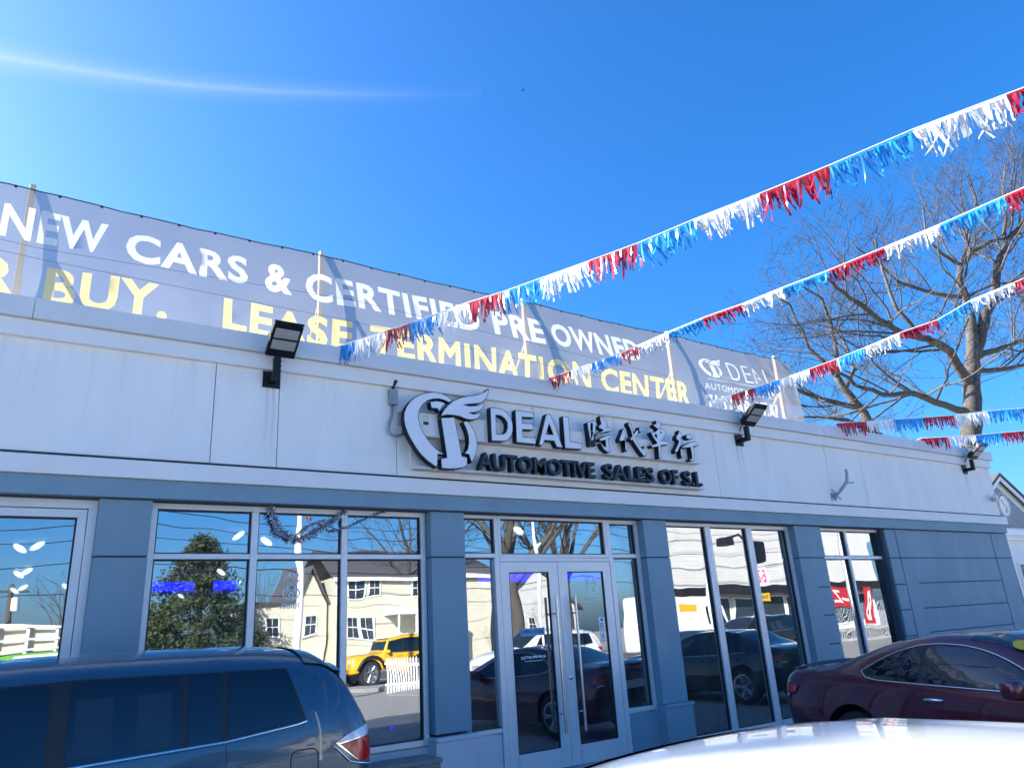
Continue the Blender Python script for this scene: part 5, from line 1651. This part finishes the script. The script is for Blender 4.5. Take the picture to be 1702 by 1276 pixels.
# cream house opposite, mirrored in the window (faces the showroom, +y)
H_ = root('house', (23.5, -46, 0), 'cream two storey house with grey roof across the road, reflected in the right window light', 'house')
b = MB(); b.box(18.8, 31, -52, -42.0, 0, 6.05); b.build('wall', M['cream'], H_)
b = MB(); siding(b, 18.8, 31, -42.0, .3, 6.05, 1, .18); o = b.build('siding', M['cream'], H_); o['kind'] = 'stuff'
b = MB(); gable_roof(b, 18.8, 31, -52, -42, 6.05, 8.2); b.build('roof', M['shingle'], H_)
b = MB(); b.box(18.5, 31.3, -41.72, -41.6, 5.72, 5.95); b.box(18.78, 19.0, -41.97, -41.9, .2, 6.0); b.build('gutter', M['trim'], H_)
for x, z, w, h in ((19.6, 4.55, 1.0, 1.35), (20.75, 4.55, 1.0, 1.35), (24.5, 4.55, 1.1, 1.35), (27.2, 4.55, 1.1, 1.35), (19.3, 1.85, 1.0, 1.4), (20.4, 1.85, 1.0, 1.4)):
    sash(H_, x, z, w, h, -41.98, 1)
b = MB(); b.box(22.0, 27.0, -41.95, -39.5, 3.25, 3.55); b.box(22.3, 26.7, -41.95, -39.6, .0, .9)
for x in (22.1, 23.7, 25.3, 26.8): b.box(x, x + .16, -39.7, -39.54, .9, 3.25)
for i in range(24): b.box(22.2 + i * .19, 22.24 + i * .19, -39.66, -39.6, .95, 1.75)
b.build('porch', M['trim'], H_)
H_ = root('house', (17.0, -50, 0), 'steep gabled cream house partly hidden by its neighbour, reflected beside the window decals', 'house')
b = MB()
b.prism([[(13.6, 0), (18.6, 0), (18.6, 4.2), (17.2, 6.6), (16.3, 4.6), (13.6, 4.4)]], -49, -43.5); b.build('wall', M['cream'], H_)
b = MB()
for (xa, za, xb, zb) in ((18.9, 3.9, 17.2, 6.8), (17.2, 6.8, 16.2, 4.5), (16.2, 4.5, 13.3, 4.3)):
    b.add([(xa, -49.2, za), (xb, -49.2, zb), (xb, -43.2, zb), (xa, -43.2, za), (xa, -49.2, za + .2), (xb, -49.2, zb + .2), (xb, -43.2, zb + .2), (xa, -43.2, za + .2)], [(3, 2, 6, 7), (4, 5, 1, 0), (7, 6, 5, 4), (0, 1, 2, 3), (0, 3, 7, 4), (1, 5, 6, 2)])
b.build('roof', M['shingle'], H_)
b = MB(); siding(b, 13.6, 18.6, -43.5, .3, 4.0, 1, .18); o = b.build('siding', M['cream'], H_); o['kind'] = 'stuff'
for x, z in ((14.4, 2.2), (16.8, 2.2)): sash(H_, x, z, 1.0, 1.3, -43.48, 1)
# gabled white house mirrored between door and side light
H_ = root('house', (34, -46, 0), 'white gabled house with dark gable trim across the road, reflected left of the doors', 'house')
b = MB(); b.prism([[(31.6, 0), (39.5, 0), (39.5, 3.3), (35.5, 6.4), (31.6, 3.3)]], -50, -42.5); b.build('wall', M['siding_far'], H_)
b = MB()
for (xa, za, xb, zb) in ((31.2, 3.0, 35.5, 6.45), (35.5, 6.45, 39.9, 3.0)):
    b.add([(xa, -50.3, za), (xb, -50.3, zb), (xb, -42.1, zb), (xa, -42.1, za), (xa, -50.3, za + .2), (xb, -50.3, zb + .2), (xb, -42.1, zb + .2), (xa, -42.1, za + .2)], [(3, 2, 6, 7), (4, 5, 1, 0), (7, 6, 5, 4), (0, 1, 2, 3), (0, 3, 7, 4), (1, 5, 6, 2)])
b.build('roof', M['shingle'], H_)
b = MB(); siding(b, 31.6, 39.5, -42.5, .3, 3.3, 1, .18); o = b.build('siding', M['siding_far'], H_); o['kind'] = 'stuff'
for x in (32.6, 34.6, 37.0): sash(H_, x, 1.3, 1.0, 1.4, -42.48, 1)

# white sided shop opposite the folding glass wall
H_ = root('sided_shop', (60, -38, 0), 'long white sided shop across the road, reflected in the folding glass wall', 'building')
b = MB(); b.box(46.5, 76, -41, -37.3, 4.3, 10.2); b.box(46.5, 76, -41, -37.9, 0, 4.3); b.build('wall', M['siding_far'], H_)
b = MB(); siding(b, 46.5, 76, -37.3, 4.35, 10.2, 1, .27); o = b.build('siding', M['siding_far'], H_); o['kind'] = 'stuff'
b = MB(); b.box(45.3, 76.2, -37.95, -36.4, 3.6, 4.34); b.build('awning', M['seal'], H_, bevel=.05)
for i in range(8):
    f = MB(); x = 46.2 + i * 3.7
    f.box(x, x + .12, -37.9, -37.8, .5, 3.4); f.box(x + 3.2, x + 3.32, -37.9, -37.8, .5, 3.4); f.box(x + .12, x + 3.2, -37.9, -37.8, 3.28, 3.4); f.box(x + .12, x + 3.2, -37.9, -37.8, .5, .62)
    w_ = f.build('shop_window', M['trim'], H_)
    g = MB(); g.box(x + .12, x + 3.2, -37.87, -37.85, .62, 3.28); g.build('pane', M['hwin'], w_)
V_ = root('delivery_van', (27.5, -17.6, 0), 'tall white delivery van with a yellow panel, reflected in the folding glass wall', 'van')
b = MB(); b.prism([round_loop([(24.6, .45), (30.2, .45), (30.2, 1.25), (29.5, 1.5), (29.0, 2.75), (24.6, 2.85)], .18)], -19.6, -17.6); b.build('body', M['p_white'], V_, smooth=40, bevel=.06)
b = MB(); b.prism([round_loop([(28.3, 1.5), (29.3, 1.5), (28.95, 2.3), (28.3, 2.3)], .06)], -17.6, -17.56); b.build('side_window', M['tint'], V_)
for x in (25.6, 29.2):
    w = root('wheel', (0, 0, 0)); w.parent = V_; w.matrix_parent_inverse = WM[V_].inverted(); WM[w] = Matrix.Identity(4)
    b = MB(); b.lathe([(.22, 0), (.36, 0), (.36, .2), (.22, .2)], 24, Matrix.Translation((x, -17.55, .36)) @ Matrix.Rotation(R(90), 4, 'X')); b.build('tyre', M['rubber'], w, smooth=40)
    b = MB(); b.lathe([(0, .02), (.22, .02), (.22, .2), (0, .2)], 24, Matrix.Translation((x, -17.55, .36)) @ Matrix.Rotation(R(90), 4, 'X')); b.build('rim', M['rim'], w, smooth=40)
b = MB(); b.box(26.2, 27.4, -17.598, -17.592, 2.05, 2.42); b.build('yellow_panel', M['yellow'], V_)
# street pole with signs mirrored in the third folding panel
P_ = root('utility_pole', (31.5, -17, 0), 'pale street pole with stacked signs, reflected in the last folding panel', 'utility pole')
b = MB(); b.tube([(31.5, -17.3, 0), (31.5, -17.3, 11)], [.2, .15], 10); b.build('shaft', M['trim'], P_, smooth=50)
b = MB(); b.tube([(31.5, -17.3, 5.2), (30.6, -17.1, 5.7), (29.6, -17, 5.4)], .07, 6); b.box(29.1, 29.8, -17.2, -16.8, 5.1, 5.45); b.build('lamp_arm', M['seal'], P_)
for (x0, x1, z0, z1, m, lb, txt, tm) in ((31.75, 32.6, 4.3, 5.3, 'black', 'black', 'OPEN', 'signwhite'), (31.75, 32.6, 3.25, 4.1, 'signwhite', 'white', 'E-Z', 'pink'), (31.7, 32.7, 2.35, 2.8, 'yellow', 'yellow', 'TAX', 'black')):
    S_ = root('street_sign', (x0, -17.2, z0), lb + ' sign board on the pale street pole, seen in the folding glass wall', 'sign', 'boards on the street pole')
    b = MB(); b.box(x0, x1, -17.25, -17.20, z0, z1); b.build('board', M[m], S_)
    if txt != 'OPEN': flat_print('lettering', M[tm], txt, x0 + .1, x1 - .1, z0 + .12, z1 - .12, -17.198, S_, True)
# red boards on a fence mirrored in the far right window
for (x0, x1, z0, z1, txt, lb) in ((40.0, 42.6, 1.9, 3.0, 'E-Z', 'wide red board on the mesh fence, reflected left in the right hand window'), (43.2, 44.2, .8, 2.95, 'B', 'upright red board on the mesh fence, reflected right in the right hand window')):
    S_ = root('fence_board', (x0, -18.8, z0), lb, 'sign', 'red boards on the mesh fence')
    b = MB(); b.box(x0, x1, -18.85, -18.80, z0, z1); b.build('board', M['red'], S_)
    flat_print('lettering', M['signwhite'], txt, x0 + .2, x1 - .2, z0 + .2, z1 - .2, -18.797, S_, True)
F_ = root('mesh_fence', (42, -18.9, 0), 'galvanised mesh fence beyond the lot, reflected in the right hand window', 'fence')
for i in range(8):
    b = MB(); b.tube([(37 + i * 1.6, -18.9, 0), (37 + i * 1.6, -18.9, 2.2)], .03, 6); b.build('post', M['galv'], F_)
b = MB()
for i in range(70):
    x = 37 + i * .16
    b.tube([(x, -18.9, .05), (x + .9, -18.9, 2.15)], .006, 3, False); b.tube([(x + .9, -18.9, .05), (x, -18.9, 2.15)], .006, 3, False)
b.build('wire_mesh', M['galv'], F_)
F_ = root('picket_fence', (13, -20, 0), 'white picket fence in front of the yellow off roader, reflected in the right window light', 'fence')
pk = None
for i in range(26):
    x = 11.2 + i * .11
    if pk is None:
        b = MB(); b.prism([[(-.028, 0), (.028, 0), (.028, .98), (0, 1.04), (-.028, .98)]], -.012, .012); pk = b.build('picket', M['trim'], F_, local=True)
        o = pk
    else: o = copy_obj(pk, F_)
    o.location = (x - 13, 3.0, 0.0)
b = MB()
for z in (.25, .8): b.box(11.1, 14.05, -17.03, -17.015, z, z + .07)
b.build('rail', M['trim'], F_)
# far left: pole with transformer, scaffold and green hoarding
P_ = root('utility_pole', (.05, -30, 0), 'wooden utility pole with a transformer, reflected in the far left window', 'utility pole')
b = MB(); b.tube([(.05, -37, 0), (.02, -37, 5.4)], [.15, .12], 8); b.build('shaft', M['bark'], P_, smooth=True)
b = MB(); b.lathe([(0, 3.95), (.19, 3.95), (.2, 4.0), (.2, 4.62), (.12, 4.7), (0, 4.72)], 14, Matrix.Translation((.28, -36.9, 0))); b.build('transformer', M['trim'], P_, smooth=40)
b = MB(); b.box(-.9, .9, -37.1, -36.95, 5.0, 5.12); b.build('cross_arm', M['bark'], P_)
F_ = root('hoarding', (.6, -35, 0), 'pale timber hoarding with green lower cloth, reflected at the bottom of the far left window', 'fence')
b = MB()
for x in np.arange(-4, 3.4, 1.2): b.box(x, x + .12, -36.2, -36.05, 0, 3.4)
for z in (2.2, 2.75, 3.3): b.box(-4, 3.3, -36.04, -35.98, z, z + .1)
b.build('scaffold', M['trim'], F_)
b = MB(); b.box(-4, 3.3, -36.4, -36.3, 2.1, 3.35); b.build('backing_board', M['cream'], F_)
b = MB(); b.box(-4, 3.3, -35.97, -35.94, .6, 2.05); b.build('green_cloth', M['green'], F_)
b = MB(); b.box(.5, 2.6, -35.94, -35.92, 1.25, 1.95); b.build('white_panel', M['signwhite'], F_)
flat_print('lettering', M['black'], 'GRAND OPENING', .6, 2.5, 1.35, 1.6, -35.917, F_, True)
wl = []
for i, (za, zb) in enumerate(((9.2, 9.6), (8.5, 8.8), (7.9, 7.6), (6.3, 6.7), (5.1, 5.3))):
    b = MB(); pts = []
    for j in range(25):
        t = j / 24; x = -25 + 90 * t
        pts.append((x, -36.5 + .3 * i, za + (zb - za) * t - .9 * (1 - (2 * ((t * 3) % 1) - 1) ** 2)))
    b.tube(pts, .022, 4)
    tag(b.build('overhead_wire', M['seal']), ('topmost', 'second', 'middle', 'fourth', 'lowest')[i] + ' power line along the road, reflected across the upper panes', 'wire', 'power lines along the road')

# neighbouring house beyond the right end
H_ = root('gabled_house', (47, 10.5, 0), 'white clapboard house with grey ornamented gable at the right edge', 'house')
gx, gy = 43.3, 10.3
b = MB(); b.prism([[(37.5, 0), (52, 0), (52, 5.1), (gx + 5.4, 5.1), (gx, 7.95), (37.5, 5.1)]], gy, gy + 9); b.build('wall', M['siding'], H_)
for i in range(34):
    b = MB(); z = .4 + i * .14
    b.add([(37.5, gy - .03, z), (52, gy - .03, z), (52, gy - .006, z + .14), (37.5, gy - .006, z + .14), (37.5, gy, z), (52, gy, z)], [(0, 1, 2, 3), (4, 5, 1, 0)])
    b.build('clapboard', M['siding'], H_)
b = MB(); b.prism([[(gx - 3.9, 5.30), (gx + 3.9, 5.30), (gx, 7.40)]], gy - .05, gy - .02); g_ = b.build('gable_panel', M['scale'], H_)
b = MB()
for i in range(16):
    a = 2 * math.pi * i / 16
    b.lathe([(0, -.03), (.11, -.02), (.12, .02)], 8, Matrix.Translation((gx + .1 + .62 * math.cos(a), gy - .06, 6.42 + .62 * math.sin(a))) @ Matrix.Rotation(R(90), 4, 'X'))
b.prism(ring2d(gx + .1, 6.42, .52, .52, .09), gy - .11, gy - .05)
b.prism([ring2d(gx + .1, 6.42, .45, .45, .05)[0]], gy - .08, gy - .05)
b.build('round_ornament', M['trim'], g_)
b = MB(); b.tube([(gx + .1 + .2 * math.sin(t * 5) , gy - .13, 6.42 + .34 * (t - .5) * 2) for t in np.linspace(0, 1, 12)], .05, 6); b.build('scroll', M['trim'], g_, smooth=True)
b = MB()
for sg in (-1, 1):
    b.add([(gx, gy - .35, 8.0), (gx + sg * 6.1, gy - .35, 4.72), (gx + sg * 6.1, gy + 9.2, 4.72), (gx, gy + 9.2, 8.0), (gx, gy - .35, 8.16), (gx + sg * 6.1, gy - .35, 4.95), (gx + sg * 6.1, gy + 9.2, 4.95), (gx, gy + 9.2, 8.16)],
          [(0, 1, 5, 4), (4, 5, 6, 7), (1, 2, 6, 5), (3, 2, 1, 0)])
b.build('roof', M['shingle'], H_)
b = MB()
for sg in (-1, 1):
    b.add([(gx, gy - .30, 7.78), (gx + sg * 5.9, gy - .30, 4.6), (gx + sg * 5.9, gy - .30, 4.85), (gx, gy - .30, 7.98), (gx, gy - .22, 7.78), (gx + sg * 5.9, gy - .22, 4.6), (gx + sg * 5.9, gy - .22, 4.85), (gx, gy - .22, 7.98)],
          [(0, 1, 2, 3), (4, 5, 1, 0), (3, 2, 6, 7)])
b.box(37.4, 52.1, gy - .35, gy - .02, 4.86, 5.16); b.box(37.4, 52.1, gy - .22, gy - .03, 4.62, 4.85)
for i in range(60): b.box(37.6 + i * .24, 37.72 + i * .24, gy - .30, gy - .225, 4.72, 4.855)
b.build('cornice', M['trim'], H_)
for x in (43.2, 46.0, 49): sash(H_, x, 1.6, 1.3, 1.9, gy - .03, -1)
# aeroplane high in the sky and the pale streak left of it
A_ = root('aeroplane', (1143, 1492, 1604), 'tiny white aeroplane high in the blue sky', 'aeroplane')
fwd = Vector((.80, -.35, .25)).normalized(); sidev = fwd.cross(Vector((0, 0, 1))).normalized(); upv = sidev.cross(fwd)
Pa = Vector((1143, 1492, 1604))
b = MB(); b.tube([Pa - fwd * 16, Pa - fwd * 12, Pa + fwd * 12, Pa + fwd * 16], [.4, 2.0, 2.0, .3], 8); b.build('fuselage', M['bare_metal'], A_, smooth=True)
for sg in (1, -1):
    b = MB(); q = [Pa + fwd * 4, Pa - fwd * 1, Pa - fwd * 8 + sidev * sg * 15, Pa - fwd * 6 + sidev * sg * 15]
    b.add([v + upv * .25 for v in q] + [v - upv * .25 for v in q], [(0, 1, 2, 3), (7, 6, 5, 4), (0, 3, 7, 4), (1, 0, 4, 5), (3, 2, 6, 7)]); b.build('wing', M['bare_metal'], A_)
b = MB(); q = [Pa - fwd * 11, Pa - fwd * 15, Pa - fwd * 17 + upv * 5, Pa - fwd * 15 + upv * 5]
b.add([v + sidev * .2 for v in q] + [v - sidev * .2 for v in q], [(0, 1, 2, 3), (7, 6, 5, 4), (2, 3, 7, 6)]); b.build('tail_fin', M['bare_metal'], A_)

# the pale streak: nested, nearly transparent white tubes far up
T_ = root('pale_streak', (0, 2000, 900), 'faint pale streak curving across the upper left sky', 'vapour trail')
tv = bpy.data.materials.new('streak_film'); tv.use_nodes = True
for n in list(tv.node_tree.nodes): tv.node_tree.nodes.remove(n)
tn = tv.node_tree.nodes; tl_ = tv.node_tree.links
ou = tn.new('ShaderNodeOutputMaterial'); m1 = tn.new('ShaderNodeMixShader'); m2 = tn.new('ShaderNodeMixShader')
d1 = tn.new('ShaderNodeBsdfDiffuse'); d2 = tn.new('ShaderNodeBsdfTranslucent'); d3 = tn.new('ShaderNodeBsdfTransparent')
d1.inputs[0].default_value = d2.inputs[0].default_value = (.9, .92, .95, 1)
m1.inputs[0].default_value = .5; m2.inputs[0].default_value = .022
tc_ = tn.new('ShaderNodeTexCoord'); sp_ = tn.new('ShaderNodeSeparateXYZ'); mr_ = tn.new('ShaderNodeMapRange')
tl_.new(tc_.outputs['Object'], sp_.inputs[0]); tl_.new(sp_.outputs['X'], mr_.inputs['Value'])      # the streak fades out towards the aeroplane
mr_.inputs['From Min'].default_value = -251.3; mr_.inputs['From Max'].default_value = 965.8; mr_.inputs['To Min'].default_value = .018; mr_.inputs['To Max'].default_value = .0008
tl_.new(mr_.outputs[0], m2.inputs[0])
tl_.new(d1.outputs[0], m1.inputs[1]); tl_.new(d2.outputs[0], m1.inputs[2]); tl_.new(d3.outputs[0], m2.inputs[1]); tl_.new(m1.outputs[0], m2.inputs[2]); tl_.new(m2.outputs[0], ou.inputs[0])
TR = [(-623.5, 2681.4, 1982.5, 26), (-437.1, 2575.0, 1930.3, 24), (-251.3, 2467.3, 1881.8, 21), (1.9, 2320.0, 1817.4, 18), (254.1, 2170.3, 1760.5, 16), (503.7, 2014.7, 1722.2, 15), (751.9, 1855.6, 1695.1, 14), (965.8, 1715.2, 1679.7, 13), (1080.5, 1638.4, 1675.1, 12)]
for rk in (.15, .3, .45, .62, .8, 1.0, 1.3, 1.7, 2.2, 2.8, 3.5):
    b = MB(); b.tube([q[:3] for q in TR], [q[3] * rk for q in TR], 20, False)
    b.build('streak_shell', tv, T_, smooth=True)
A_.scale = (.62, .62, .62)
